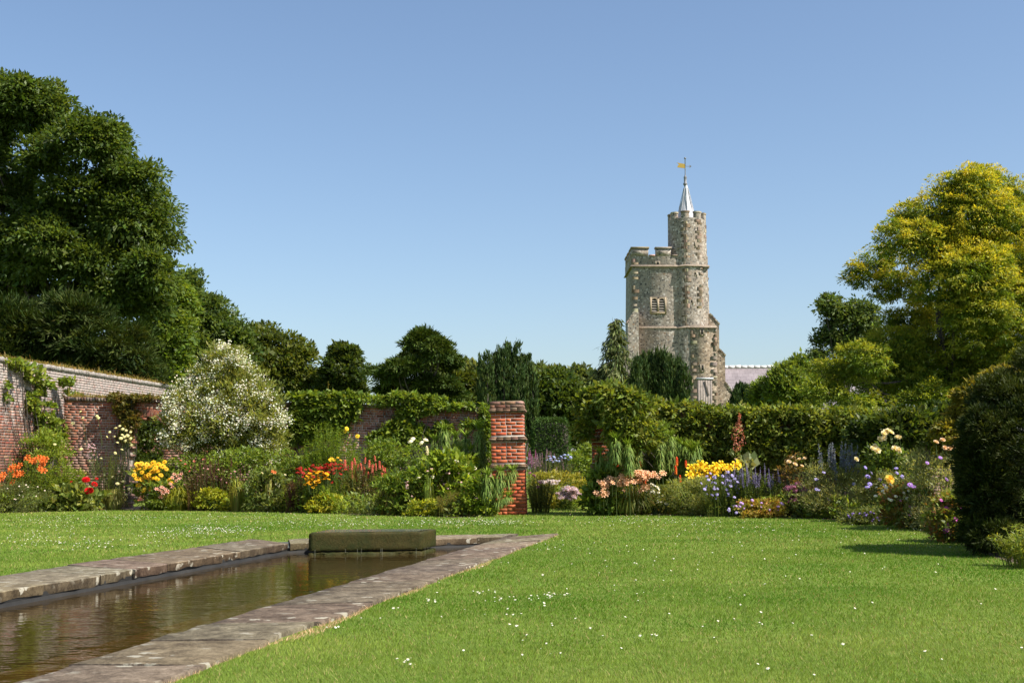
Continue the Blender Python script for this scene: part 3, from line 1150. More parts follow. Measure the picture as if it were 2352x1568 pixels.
def pillar(name, label, px0, px1, py_base, ztops, side, lean, cols, group):
    """square brick pier; ztops: heights of base, ledges, cap top (metres)"""
    b0, b1 = G(px0, py_base), G(px1, py_base)
    wdt = np.linalg.norm((b1 - b0)[:2])
    D = b0[1]
    cx = (b0[0] + b1[0]) / 2
    t = thing(name, label, "pillar", (cx, D + wdt / 2, 0), group)
    t.rotation_euler = (0, lean, R(side))
    z1, z2, z3, H = ztops
    h = wdt / 2
    lob, hib = [], []
    core = [box(-h, h, -h, h, 0, H - 0.02)]
    course = 0.0755
    nb = int(H / course)
    for c in range(nb):
        za, zb = c * course + 0.005, (c + 1) * course - 0.005
        zm = (za + zb) / 2
        if any(abs(zm - q) < 0.055 for q in (z1, z2, z3)):
            continue
        grow = 0.012 if zm > z3 else (0.018 if zm < z1 * 0.45 else (0.006 if zm < z1 else 0))
        hh = h + grow
        # four faces, headers and stretchers
        for f in range(4):
            x = -hh
            first = True
            seq = [0.11, 0.225, 0.11, 0.225] if (c % 2) else [0.225, 0.11, 0.225, 0.225]
            i = 0
            while x < hh - 0.04:
                ln = seq[i % 4] * rng.uniform(0.93, 1.07)
                i += 1
                e = min(x + ln, hh)
                if hh - e < 0.06:
                    e = hh
                a, b = x + (0.005 if x > -hh else 0), e - (0.005 if e < hh else 0)
                x = e
                j = -0.0007 - 0.0008 * rng.random()
                d0, d1 = -hh + j, -hh + 0.09
                if f == 0:
                    l, u = (a, d0, za), (b, d1, zb)
                elif f == 2:
                    l, u = (a, -d1, za), (b, -d0, zb)
                elif f == 1:
                    l, u = (-d1, a + 0.091 * (a <= -hh + 0.001), za), (-d0, b - 0.091 * (b >= hh - 0.001), zb)
                else:
                    l, u = (d0, a + 0.091 * (a <= -hh + 0.001), za), (d1, b - 0.091 * (b >= hh - 0.001), zb)
                if u[1] - l[1] > 0.01:
                    lob.append(l)
                    hib.append(u)
    V, Fc = boxes(np.array(lob), np.array(hib))
    n = len(lob)
    C = pal(cols, n, 0.13)
    zc = np.array(lob)[:, 2]
    cap = zc > z3 + 0.02
    C[cap] = pal([(0.20, 0.10, 0.065), (0.26, 0.17, 0.12), (0.15, 0.09, 0.06)], cap.sum(), 0.2)
    parts = [(V, Fc, np.repeat(C, 6, 0), 0)] + [(V_, F_, (0.3, 0.3, 0.3), 1) for V_, F_ in core]
    o = mk("brick_shaft", parts, [BRICK_P, MORTAR], loc=(0, 0, 0))
    o.parent = t
    for zq in (z1, z2, z3):
        lp = []
        for k, (g, a, b) in enumerate(((0.025, -0.055, -0.022), (0.048, -0.018, 0.016), (0.03, 0.02, 0.052))):
            # tiles in each course
            nt_ = 5
            for f in range(4):
                xs = np.linspace(-h - g, h + g, nt_ + 1)
                for i in range(nt_):
                    j = rng.normal(0, 0.004)
                    xa, xb = xs[i] + 0.002, xs[i + 1] - 0.002
                    if f in (0, 2):
                        s = -1 if f == 0 else 1
                        y0, y1 = sorted((s * (h + g + j), s * (h - 0.05)))
                        lp.append(((xa, y0, zq + a), (xb, y1, zq + b)))
                    else:
                        s = 1 if f == 1 else -1
                        x0, x1 = sorted((s * (h + g + j), s * (h - 0.05)))
                        ya, yb = max(xa, -h + 0.052), min(xb, h - 0.052)
                        if yb - ya > 0.02:
                            lp.append(((x0, ya, zq + a), (x1, yb, zq + b)))
        V, Fc = boxes(np.array([q[0] for q in lp]), np.array([q[1] for q in lp]))
        C = np.repeat(pal([(0.15, 0.085, 0.055), (0.26, 0.18, 0.13), (0.20, 0.12, 0.08)], len(lp), 0.2), 6, 0)
        o = mk("tile_ledge", [(V, Fc, C, 0)], [BRICK_P], loc=(0, 0, 0))
        o.parent = t
    o = mk("cap_top", [(*box(-h + 0.03, h - 0.03, -h + 0.03, h - 0.03, H - 0.03, H + 0.012), (0.15, 0.12, 0.08), 0)],
           [mat_simple("mossy_mortar_" + name, [(0.3, (0.10, 0.085, 0.05)), (0.7, (0.24, 0.19, 0.12))], 9, 1.0)], loc=(0, 0, 0))
    o.parent = t
    return t


ORANGE = [(0.36, 0.085, 0.035), (0.50, 0.125, 0.05), (0.42, 0.10, 0.045), (0.30, 0.07, 0.035), (0.46, 0.15, 0.065)]
Dp = G(1175, 1182)[1]
zz = lambda py: (W(1170, py, Dp))[2]
pillar("brick_pillar", "free standing orange brick gate pillar with three tile ledges, left of the grass gap", 1134, 1208, 1182,
       (zz(1071), zz(1008), zz(942), zz(921)), -3.5, R(-0.9), ORANGE, "brick gate pillars")
pillar("brick_pillar", "brick gate pillar half smothered by creeper, right of the grass gap", 1366, 1440, 1180,
       (zz(1071), zz(1008), zz(942), zz(921)), -2.0, R(-0.5), [(0.22, 0.055, 0.03), (0.30, 0.075, 0.035), (0.18, 0.05, 0.03)], "brick gate pillars")

# right-hand wall beneath the creeper
rw0, rw1 = W(1440, 1080, 31.0), W(2260, 1070, 28.5)
wall("creeper_wall", "low brick wall almost hidden under green creeper behind the right border", rw0, rw1, 2.35, 2.3, 0.33, OLDRED, BRICK_M, MORTAR_DK, coping=False)


# ------------------------------------------------------------------ church tower and nave
FLINT = mat_flint()
FLINT2 = mat_flint("brown_rubble", (1.0, 0.92, 0.82))
m, nt, p, o = newmat("quoin_stone")
a = N(nt, "ShaderNodeAttribute", attribute_name="col")
n1 = noise(nt, objco(nt), 5, 6, 0.7)
r1 = ramp(nt, [(0.3, (0.6, 0.58, 0.55)), (0.7, (1.25, 1.22, 1.2))])
nt.links.new(n1.outputs[0], r1.inputs[0])
nt.links.new(mixc(nt, 1.0, a.outputs["Color"], r1.outputs[0], 'MULTIPLY'), p.inputs["Base Color"])
p.inputs["Roughness"].default_value = 0.9
bump(nt, p, n1.outputs[0], 0.6, 0.04)
QUOIN = m
LEAD = mat_simple("spire_lead", [(0.3, (0.36, 0.36, 0.38)), (0.7, (0.58, 0.58, 0.60))], 3, 0.5, 0.2, 0.5)
DARK = mat_simple("dark_opening", [(0.3, (0.008, 0.008, 0.008)), (0.7, (0.02, 0.018, 0.016))], 3, 0.9)
TD = 95.0
X = lambda px, py=800: W(px, py, TD)[0]
Z = lambda py, px=1560: W(px, py, TD)[2]
BROWN = [(0.16, 0.105, 0.065), (0.23, 0.18, 0.13), (0.28, 0.235, 0.18), (0.19, 0.14, 0.10)]
STONE = [(0.32, 0.28, 0.22), (0.38, 0.34, 0.27), (0.28, 0.23, 0.17)]
tw = thing("church_tower", "flint church tower with battlements, taller octagonal stair turret and small spire", "church tower", (X(1540), TD, 0))
tw.rotation_euler = (0, 0, 0)
zA, zB, zP0, zP1 = Z(752), Z(611), Z(588), Z(568)
xl, xr = X(1450), X(1625)
yb = TD + 5.6


def frustum(pl, ph, z0, z1, C=(0.3, 0.3, 0.3), k=0):
    pl, ph = np.asarray(pl, float), np.asarray(ph, float)
    n = len(pl)
    V = np.concatenate([np.c_[pl, np.full(n, z0)], np.c_[ph, np.full(n, z1)]])
    i = np.arange(n)
    j = (i + 1) % n
    return [(V, np.stack([i, j, j + n, i + n], 1), C, k), (V[n:], np.arange(n)[None], C, k), (V[:n], np.arange(n)[::-1][None], C, k)]


def rect(x0, x1, y0, y1):
    return [(x0, y0), (x1, y0), (x1, y1), (x0, y1)]


def octo(cx, cy, r, rot=R(-13), n=8):
    return [(cx + r * math.cos(rot - math.pi / 2 + k * 2 * math.pi / n), cy + r * math.sin(rot - math.pi / 2 + k * 2 * math.pi / n)) for k in range(n)]


body = []
body += frustum(rect(xl - 0.12, xr + 0.1, TD - 0.1, yb + 0.1), rect(xl - 0.05, xr + 0.05, TD - 0.05, yb), 0, zA - 0.05)
body += frustum(rect(xl - 0.02, xr, TD, yb), rect(xl + 0.04, xr, TD + 0.04, yb), zA + 0.08, zB - 0.05)
body += frustum(rect(xl - 0.02, xr, TD - 0.02, yb), rect(xl - 0.03, xr, TD - 0.03, yb), zB + 0.08, zP0)
mk("wall", body, [FLINT], tw)
# string courses
st = []
for zz_, g in ((zA, 0.13), (zB, 0.14)):
    st += frustum(rect(xl - g, xr + g, TD - g, yb + g), rect(xl - g * 0.5, xr + g * 0.5, TD - g * 0.5, yb + g * 0.5), zz_ - 0.05, zz_ + 0.08)
Cst = np.array([0.25, 0.205, 0.155])
for b_ in (0, 3):
    mk("string_course", [(v, f, Cst, k) for v, f, c, k in st[b_:b_ + 3]], [QUOIN], tw)
# battlements
mer = []
capp = []
XL, XR = xl - 0.03, xr


def merlon(x0, x1, y0, y1, z0, z1, list_=mer, caps=capp):
    list_.append((*box(x0, x1, y0, y1, z0, z1), (0.3, 0.3, 0.3), 0))
    caps.append((*box(x0 - 0.06, x1 + 0.06, y0 - 0.06, y1 + 0.06, z1, z1 + 0.12), pal(BROWN, 1)[0] * 1.2, 0))


for pa, pb in ((1450, 1488), (1505, 1540), (1557, 1592)):
    merlon(X(pa) - (0.03 if pa == 1450 else 0), X(pb), TD - 0.03, TD + 0.4, zP0, zP1 - 0.1)
    merlon(X(pa), X(pb), yb - 0.4, yb, zP0, zP1 - 0.1)
for i in range(3):
    y0 = TD + 0.75 + i * 1.75
    merlon(XL, XL + 0.4, y0, y0 + 1.1, zP0, zP1 - 0.1)
    merlon(XR - 0.4, XR, y0, y0 + 1.1, zP0, zP1 - 0.1)
for x0, x1, y0, y1 in ((X(1488) + 0.06, X(1505) - 0.06, TD - 0.09, TD + 0.42), (X(1540) + 0.06, X(1557) - 0.06, TD - 0.09, TD + 0.42)):
    capp.append((*box(x0, x1, y0, y1, zP0, zP0 + 0.1), pal(BROWN, 1)[0], 0))
for b_ in mer:
    mk("merlon", [b_], [FLINT], tw)
for b_ in capp:
    mk("coping_stone", [b_], [QUOIN], tw)

# stair turret
tcx, tcy = X(1583), TD + 1.05
TR = 1.49
tur = []
tur += frustum(octo(tcx + 0.12, tcy, TR + 0.16), octo(tcx + 0.1, tcy, TR + 0.12), 0, zA - 0.05)
tur += frustum(octo(tcx + 0.06, tcy, TR + 0.06), octo(tcx, tcy, TR), zA + 0.08, zB - 0.05)
zT0, zT1 = Z(501), Z(486)
tur += frustum(octo(tcx - 0.01, tcy, TR - 0.03), octo(tcx - 0.03, tcy, TR - 0.06), zB + 0.08, zT0)
mk("stair_turret", tur, [FLINT], tw)
st = frustum(octo(tcx + 0.06, tcy, TR + 0.22), octo(tcx + 0.06, tcy, TR + 0.1), zA - 0.05, zA + 0.08)
st += frustum(octo(tcx, tcy, TR + 0.15), octo(tcx, tcy, TR + 0.02), zB - 0.05, zB + 0.08)
for b_ in (0, 3):
    mk("turret_string", [(v, f, Cst, k) for v, f, c, k in st[b_:b_ + 3]], [QUOIN], tw)
mer, capp = [], []
oc = np.array(octo(tcx - 0.03, tcy, TR - 0.06))
ic = np.array(octo(tcx - 0.03, tcy, TR - 0.36))
for k in range(8):
    a, b, c = oc[k - 1], oc[k], oc[(k + 1) % 8]
    ai, bi, ci = ic[k - 1], ic[k], ic[(k + 1) % 8]
    f = 0.3
    poly = [b + (a - b) * f, b, b + (c - b) * f, bi + (ci - bi) * f, bi, bi + (ai - bi) * f]
    poly = [tuple(q) for q in poly]
    mer += prism_parts(poly, 'z', zT0, zT1 - 0.1)
    ctr = np.mean(poly, 0)
    pc = [tuple(ctr + (np.array(q) - ctr) * 1.14) for q in poly]
    capp += prism_parts(pc, 'z', zT1 - 0.1, zT1 + 0.02, pal(BROWN, 1)[0] * 1.3, 0)
for b_ in range(8):
    mk("turret_merlon", mer[b_ * 3:b_ * 3 + 3], [FLINT], tw)
    mk("turret_coping_stone", capp[b_ * 3:b_ * 3 + 3], [QUOIN], tw)

# quoins on the turret edges and body corners
q = []


def quoins(x, y, ang, z0, z1, pr, cols=BROWN, sz=(0.26, 0.5), prob=0.75):
    z = z0
    i = 0
    while z < z1 - 0.15:
        h = rng.uniform(0.14, 0.32)
        h = min(h, z1 - z)
        if rng.random() < prob:
            a, b = (sz if i % 2 else sz[::-1])
            a *= rng.uniform(0.7, 1.2)
            b *= rng.uniform(0.7, 1.2)
            # chevron of two short blocks wrapped round the edge
            for sgn, ln in ((-1, a), (1, b)):
                th = ang + sgn * pr
                ux, uy = math.cos(th), math.sin(th)
                nx, ny = (-uy, ux) if sgn > 0 else (uy, -ux)
                o1 = np.array([x + nx * 0.012, y + ny * 0.012])
                o2 = o1 + np.array([ux, uy]) * ln
                i1, i2 = o1 - np.array([nx, ny]) * 0.1, o2 - np.array([nx, ny]) * 0.1
                q.extend(prism_parts([tuple(o1), tuple(o2), tuple(i2), tuple(i1)], 'z', z, z + h - 0.02, pal(cols, 1, 0.2)[0], 0))
        z += h
        i += 1


for k in (0, 1, 2):
    for (rr, cx_, z0, z1) in ((TR + 0.035, tcx + 0.03, zA + 0.1, zB - 0.06), (TR - 0.045, tcx - 0.02, zB + 0.1, zT0)):
        ex, ey = octo(cx_, tcy, rr)[k % 8]
        inward = math.atan2(tcy - ey, cx_ - ex)
        quoins(ex, ey, inward, z0, z1, R(67.5), prob=(0.8, 0.6, 0.35)[k], sz=(0.16, 0.34))
quoins(xl - 0.0, TD + 0.02, R(45), zA + 0.1, zB - 0.06, R(45), STONE[2:] + BROWN, (0.25, 0.45), 0.5)
quoins(xl - 0.025, TD - 0.025, R(45), zB + 0.1, zP0, R(45), STONE[2:] + BROWN, (0.25, 0.45), 0.7)
quoins(xl - 0.09, TD - 0.08, R(45), 3.0, zA - 0.06, R(45), STONE, (0.25, 0.45), 0.5)
# stair base with the door
bx0, bx1, by = X(1581), X(1641), TD - 0.62
mk("stair_base", frustum(rect(bx0, bx1, by, TD + 0.6), rect(bx0 + 0.03, bx1 - 0.06, by + 0.05, TD + 0.6), 0, zA - 0.07), [FLINT2], tw)
st = frustum(rect(bx0 - 0.1, bx1 + 0.06, by - 0.08, TD + 0.6), rect(bx0 + 0.05, bx1 - 0.05, by + 0.08, TD + 0.6), zA - 0.068, zA + 0.1)
mk("stair_base_string", [(v, f, Cst, k) for v, f, c, k in st], [QUOIN], tw)
quoins(bx0, by + 0.01, R(45), 1.0, zA - 0.1, R(45), BROWN, (0.2, 0.42), 0.7)
quoins(bx1, by + 0.01, R(135), 1.0, zA - 0.1, R(45), BROWN, (0.2, 0.4), 0.6)
for b_ in range(0, len(q), 6):
    mk("quoin_stone", q[b_:b_ + 6], [QUOIN], tw)
# buttresses
zz2 = lambda py: Z(py, 1640)
prof = [(X(1600), 0), (X(1679), 0), (X(1678), zz2(897)), (X(1664), zz2(877)), (X(1664), zz2(815)), (X(1651), zz2(801)), (X(1651), zz2(743)), (X(1631), zz2(720)), (X(1600), zz2(720))]
mk("buttress", prism_parts(prof, 'y', TD + 0.3, TD + 1.55), [FLINT2], tw)
cp = []
for (xa, za), (xb, zb) in (((X(1631), zz2(720)), (X(1651), zz2(743))), ((X(1651), zz2(801)), (X(1664), zz2(815))), ((X(1664), zz2(877)), (X(1678), zz2(897)))):
    n_ = 4
    for i in range(n_):
        x0, x1 = xa + (xb - xa) * i / n_, xa + (xb - xa) * (i + 1) / n_ + 0.05
        z0, z1 = za + (zb - za) * i / n_, za + (zb - za) * (i + 1) / n_
        cp += prism_parts([(x0, z0 - 0.02), (x0, z0 + 0.1), (x1, z1 + 0.1), (x1, z1 - 0.02)], 'y', TD + 0.23, TD + 1.6, pal(STONE, 1)[0], 0)
for b_ in range(0, len(cp), 12):
    mk("buttress_coping", cp[b_:b_ + 12], [QUOIN], tw)
zz3 = lambda py: Z(py, 1445)
prof = [(X(1462), 0), (X(1427), 0), (X(1427), zz3(832)), (X(1437), zz3(822)), (X(1437), zz3(746)), (X(1452), zz3(721)), (X(1462), zz3(721))]
mk("buttress", prism_parts(prof[::-1], 'y', TD - 0.9, TD + 0.25), [FLINT], tw)
cp = []
for (xa, za), (xb, zb) in (((X(1453), zz3(720)), (X(1436), zz3(746))), ((X(1437), zz3(822)), (X(1425), zz3(834)))):
    n_ = 4
    for i in range(n_):
        x0, x1 = xa + (xb - xa) * i / n_, xa + (xb - xa) * (i + 1) / n_ - 0.05
        z0, z1 = za + (zb - za) * i / n_, za + (zb - za) * (i + 1) / n_
        cp += prism_parts([(x0, z0 - 0.02), (x1, z1 - 0.02), (x1, z1 + 0.1), (x0, z0 + 0.1)], 'y', TD - 0.97, TD + 0.3, pal(STONE, 1)[0], 0)
for b_ in range(0, len(cp), 12):
    mk("buttress_coping", cp[b_:b_ + 12], [QUOIN], tw)

# belfry window: two louvred lights
wx0, wx1, wz0, wz1 = X(1494), X(1525), Z(717), Z(686)
win = mk("belfry_window", [(*box(wx0, wx1, TD - 0.012, TD + 0.1, wz0, wz1), (0.05, 0.05, 0.05), 0)], [DARK], tw)
fr = []
g = 0.11
yf = TD - 0.09
for a, b, c, d_ in ((wx0 - g, wx0 + 0.02, wz0 - g, wz1 + g), (wx1 - 0.02, wx1 + g, wz0 - g, wz1 + g), ((wx0 + wx1) / 2 - 0.07, (wx0 + wx1) / 2 + 0.07, wz0, wz1 - 0.02)):
    fr.append((*box(a, b, yf, TD + 0.15, c, d_), np.array([0.36, 0.29, 0.2]), 0))
fr.append((*box(wx0 + 0.02, wx1 - 0.02, yf - 0.03, TD + 0.15, wz0 - g, wz0), np.array([0.36, 0.29, 0.2]), 0))
hw = (wx1 - wx0) / 2
for s_ in (0, 1):
    xa = wx0 + 0.02 + s_ * (hw + 0.05)
    xb = xa + hw - 0.09
    n_ = 8
    xm, rr = (xa + xb) / 2, (xb - xa) / 2
    pts = [(xa, wz1 + g)] + [(xm + rr * math.cos(math.pi - math.pi * i / n_), wz1 - 0.22 + 0.22 * math.sin(math.pi * i / n_)) for i in range(n_ + 1)] + [(xb, wz1 + g)]
    for i in range(n_):
        p1_, p2_ = pts[i + 1], pts[i + 2]
        fr += prism_parts([p1_, p2_, (p2_[0], wz1 + g), (p1_[0], wz1 + g)], 'y', yf, TD + 0.15, np.array([0.34, 0.27, 0.19]), 0)
mk("window_frame", fr, [QUOIN], win, loc=(0, 0, 0)).location = -np.array(tw.location)
lv = []
for s_ in (0, 1):
    xa = wx0 + 0.02 + s_ * (hw + 0.05)
    for i in range(5):
        z = wz0 + 0.06 + i * (wz1 - wz0 - 0.1) / 5
        lv += prism_parts([(TD - 0.07, z), (TD + 0.03, z + 0.12), (TD + 0.03, z + 0.15), (TD - 0.07, z + 0.03)], 'x', xa, xa + hw - 0.09, np.array([0.3, 0.27, 0.23]), 0)
mk("louvre", lv, [QUOIN], win, loc=(0, 0, 0)).location = -np.array(tw.location)


def slit(px, py, wpx, hpx, y):
    x0, x1, z0, z1 = X(px - wpx / 2), X(px + wpx / 2), Z(py + hpx / 2), Z(py - hpx / 2)
    o_ = mk("slit_window", [(*box(x0, x1, y - 0.02, y + 0.3, z0, z1), (0.05, 0.05, 0.05), 0)], [DARK], tw)
    f_ = []
    for a, b, c, d_ in ((x0 - 0.1, x0, z0 - 0.1, z1 + 0.1), (x1, x1 + 0.1, z0 - 0.1, z1 + 0.1), (x0, x1, z1, z1 + 0.1), (x0, x1, z0 - 0.1, z0)):
        f_.append((*box(a, b, y - 0.024, y + 0.25, c, d_), (0.27, 0.23, 0.175), 0))
    mk("slit_frame", f_, [QUOIN], o_, loc=(0, 0, 0)).location = -np.array(tw.location)


def tur_y(px, R_):
    ps = octo(tcx, tcy, R_)
    x = X(px)
    a, b = np.array(ps[0]), np.array(ps[1])
    return a[1] + (b[1] - a[1]) * (x - a[0]) / (b[0] - a[0])


slit(1592, 562, 4, 10, tur_y(1592, TR - 0.05) + 0.02)
slit(1594, 630, 3.2, 5, tur_y(1594, TR + 0.02) + 0.02)
slit(1585, 694, 3.2, 6, tur_y(1585, TR + 0.05) + 0.02)
slit(1607, 764, 4, 11, by + 0.02)
slit(1607, 846, 4, 11, by + 0.01)
slit(1509, 610 + 7.5 - 12, 5, 5, TD - 0.04)
# boarded door
dx0, dx1, dz1 = X(1596), X(1629), Z(872)
door = mk("plank_door", [(*box(dx0 + i * (dx1 - dx0) / 6 + 0.004, dx0 + (i + 1) * (dx1 - dx0) / 6 - 0.004, by - 0.03 + rng.normal(0, 0.004), by + 0.1, 2.0, dz1), np.array([0.27, 0.235, 0.205]) * rng.uniform(0.8, 1.15), 0) for i in range(6)], [QUOIN], tw)
mk("lintel", [(*box(dx0 - 0.1, dx1 + 0.1, by - 0.06, by + 0.1, dz1 + 0.002, dz1 + 0.13), (0.55, 0.55, 0.57), 0)], [LEAD], tw)
dv_ = np.array([X(1618) - X(1612), Z(905) - Z(876)])
bn = unit(np.array([[-dv_[1], dv_[0]]]))[0] * 0.05
p0_, p1_ = np.array([X(1612), Z(876)]), np.array([X(1620), Z(908)])
mk("door_brace", prism_parts([tuple(p0_ - bn), tuple(p1_ - bn), tuple(p1_ + bn), tuple(p0_ + bn)], 'y', by - 0.075, by - 0.033, np.array([0.12, 0.10, 0.085]), 0), [QUOIN], door, loc=(0, 0, 0)).location = -np.array(tw.location)

# spire, finial, vane
sx, sy = X(1581), tcy
zq = lambda py: Z(py, 1580)
V, Fc = lathe([(0.74, zT0 - 0.3), (0.70, zq(492)), (0.5, zq(470)), (0.33, zq(452)), (0.16, zq(425)), (0.12, zq(420)), (0.1, zq(418))], 8, (sx, sy, 0))
rib = []
sp_ = mk("spire", [(V, Fc, (0.5, 0.5, 0.5), 0), (*tubes(np.array([[[sx + 0.76 * math.cos(t), sy + 0.76 * math.sin(t), zT0 - 0.3], [sx + 0.52 * math.cos(t), sy + 0.52 * math.sin(t), zq(470)], [sx + 0.17 * math.cos(t), sy + 0.17 * math.sin(t), zq(425)]] for t in np.arange(8) * math.pi / 4]), 0.03, 0.02, 5), 0)], [LEAD], tw)
dz = X(1578) - sx
V, Fc = lathe([(0.09, zq(420)), (0.16, zq(417)), (0.16, zq(414)), (0.10, zq(412)), (0.11, zq(402)), (0.13, zq(400)), (0.05, zq(396)), (0.035, zq(392)), (0.03, zq(358)), (0.075, zq(357)), (0.09, zq(355.5)), (0.06, zq(354)), (0.0, zq(353.5))], 10, (sx - 0.05, sy, 0))
METAL = mat_simple("grey_metal", [(0.3, (0.12, 0.12, 0.13)), (0.7, (0.3, 0.3, 0.31))], 5, 0.5)
mk("finial", [(V, Fc, (0.3, 0.3, 0.3), 0)], [METAL], tw, smooth=True)
m, nt, p, o = newmat("gilt_vane")
p.inputs["Base Color"].default_value = (0.50, 0.33, 0.07, 1)
p.inputs["Metallic"].default_value = 0.4
p.inputs["Roughness"].default_value = 0.5
vx = sx - 0.05
vane = mk("weather_vane", prism_parts([(X(1561), zq(377)), (vx - 0.03, zq(379)), (vx - 0.03, zq(369)), (X(1560), zq(366)), (X(1565), zq(370.5)), (X(1562), zq(373))], 'y', sy - 0.02, sy + 0.02), [m], tw)
mk("vane_arrow", [(*tubes(np.array([[[vx, sy, zq(374)], [X(1594), sy, zq(374.5)]]]), 0.022, 0.022, 5), 0)] + prism_parts([(X(1590), zq(371)), (X(1594.5), zq(374.5)), (X(1590), zq(378))], 'y', sy - 0.015, sy + 0.015), [METAL], vane, loc=(0, 0, 0)).location = -np.array(tw.location)
tw.rotation_euler = (0, R(0.5), 0)

# nave
nv = thing("church_nave", "church nave roofed in pale mauve slates with white ridge, right of the tower", "church", (X(1800), TD + 6, 0))
nx0, nx1 = X(1640), X(2080)
zr = W(1735, 842, TD + 6)[2]
ze = 4.0
yr, ye = TD + 6, TD + 1.6
mk("roof", [(np.array([[nx0, ye, ze], [nx1, ye, ze], [nx1, yr, zr], [nx0, yr, zr], [nx1, 2 * yr - ye, ze], [nx0, 2 * yr - ye, ze]]), [[0, 1, 2, 3], [3, 2, 4, 5]], (0.3, 0.3, 0.3), 0)], [mat_slate()], nv)
RT = mat_simple("ridge_tile", [(0.3, (0.55, 0.54, 0.52)), (0.7, (0.78, 0.77, 0.75))], 4, 0.7)
mk("ridge", [(*box(nx0 + i * 0.5, nx0 + i * 0.5 + 0.49, yr - 0.16, yr + 0.16, zr - 0.12, zr + 0.1 + rng.normal(0, 0.01)), (0.7, 0.7, 0.7), 0) for i in range(int((nx1 - nx0) / 0.5))], [RT], nv)
mk("wall", [(*box(nx0 + 0.2, nx1 - 0.2, ye + 0.4, 2 * yr - ye - 0.4, 0, ze + 0.3), (0.3, 0.3, 0.3), 0)], [FLINT], nv)

# ------------------------------------------------------------------ trees beyond the walls (px ellipses are only a way of measuring the photograph; each crown gets its own distance and depth)
DKG = [(0.027, 0.054, 0.012), (0.044, 0.078, 0.018), (0.066, 0.105, 0.024)]
MIDG = [(0.04, 0.075, 0.015), (0.07, 0.12, 0.022), (0.10, 0.16, 0.03)]
YEW = [(0.020, 0.040, 0.010), (0.034, 0.058, 0.013), (0.055, 0.08, 0.018)]
BLUEG = [(0.035, 0.065, 0.022), (0.055, 0.09, 0.032), (0.08, 0.12, 0.05)]

BG = "trees beyond the garden walls"
tree("chestnut_tree", "huge dark chestnut tree towering over the left wall", "tree",
     [(60, 255, 80, 70), (128, 240, 48, 52), (-60, 240, 90, 80), (195, 325, 75, 58), (255, 340, 30, 55), (300, 425, 75, 62), (352, 480, 40, 75), (330, 560, 62, 70), (190, 440, 100, 75), (105, 365, 60, 55), (-10, 350, 40, 80),
      (110, 560, 130, 95), (230, 620, 110, 75), (345, 640, 42, 55), (60, 690, 130, 80), (-70, 480, 100, 220), (180, 700, 120, 60), (345, 620, 56, 60), (310, 690, 75, 60), (360, 540, 48, 60), (60, 215, 70, 52), (10, 205, 70, 44), (285, 385, 50, 40), (240, 320, 60, 50), (60, 470, 90, 60), (130, 500, 80, 60), (285, 490, 55, 60), (250, 530, 65, 50), (270, 560, 60, 50), (290, 660, 70, 50), (250, 690, 80, 50), (40, 620, 100, 60), (20, 430, 70, 50)],
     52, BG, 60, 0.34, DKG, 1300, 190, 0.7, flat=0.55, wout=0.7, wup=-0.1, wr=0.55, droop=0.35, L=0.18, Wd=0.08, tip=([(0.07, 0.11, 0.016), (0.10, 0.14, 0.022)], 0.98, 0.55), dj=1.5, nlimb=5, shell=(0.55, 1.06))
tree("yew_tree", "very dark feathery yew spreading just behind the whitewashed wall", "tree",
     [(70, 780, 130, 85), (190, 765, 90, 80), (280, 815, 70, 70), (0, 770, 120, 85), (150, 700, 50, 22), (-80, 790, 120, 110), (320, 840, 40, 45), (60, 860, 140, 60), (200, 860, 130, 60), (330, 880, 60, 50)],
     45, BG, 130, 0.3, [(0.016, 0.032, 0.008), (0.028, 0.046, 0.010), (0.045, 0.06, 0.014)], 700, 150, 0.5, NEEDLE, flat=0.45, wout=0.9, wup=0.35, wr=0.45, droop=0.15, L=0.22, Wd=0.035, shell=(0.7, 1.05))
tree("lime_tree", "mid green leafy tree between the chestnut and the shorter trees", "tree",
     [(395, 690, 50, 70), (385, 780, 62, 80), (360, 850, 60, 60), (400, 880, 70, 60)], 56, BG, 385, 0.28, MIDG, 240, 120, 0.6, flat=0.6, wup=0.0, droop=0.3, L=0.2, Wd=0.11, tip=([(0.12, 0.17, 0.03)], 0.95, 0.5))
tree("sycamore_tree", "bluish green pointed tree stepping down to the right of the lime", "tree",
     [(425, 672, 38, 52), (462, 725, 48, 60), (500, 770, 48, 60), (460, 830, 90, 75), (540, 800, 50, 55), (430, 740, 50, 80)], 62, BG, 470, 0.3, [(0.03, 0.06, 0.018), (0.05, 0.085, 0.026), (0.075, 0.12, 0.035)], 330, 120, 0.6, flat=0.8, wup=0.3, L=0.19, Wd=0.1, tip=([(0.10, 0.15, 0.04)], 0.98, 0.5))
tree("oak_tree", "broad dull green tree rising behind the white flowering shrub", "tree",
     [(590, 800, 52, 52), (640, 822, 58, 58), (690, 850, 42, 58), (615, 880, 100, 70), (715, 885, 32, 50), (555, 830, 40, 60)], 64, BG, 630, 0.3, [(0.034, 0.056, 0.014), (0.055, 0.085, 0.02), (0.08, 0.105, 0.026)], 380, 110, 0.6, flat=0.7, L=0.19, Wd=0.11, tip=([(0.11, 0.13, 0.03)], 1.0, 0.4))
tree("holly_tree", "small dense dark tree with a domed pointed top", "tree",
     [(788, 820, 34, 34), (790, 855, 46, 45), (800, 895, 45, 45), (760, 890, 30, 50), (785, 930, 55, 40)], 62, BG, 790, 0.2, YEW, 560, 44, 0.34, flat=0.7, wup=0.3, L=0.18, Wd=0.09)
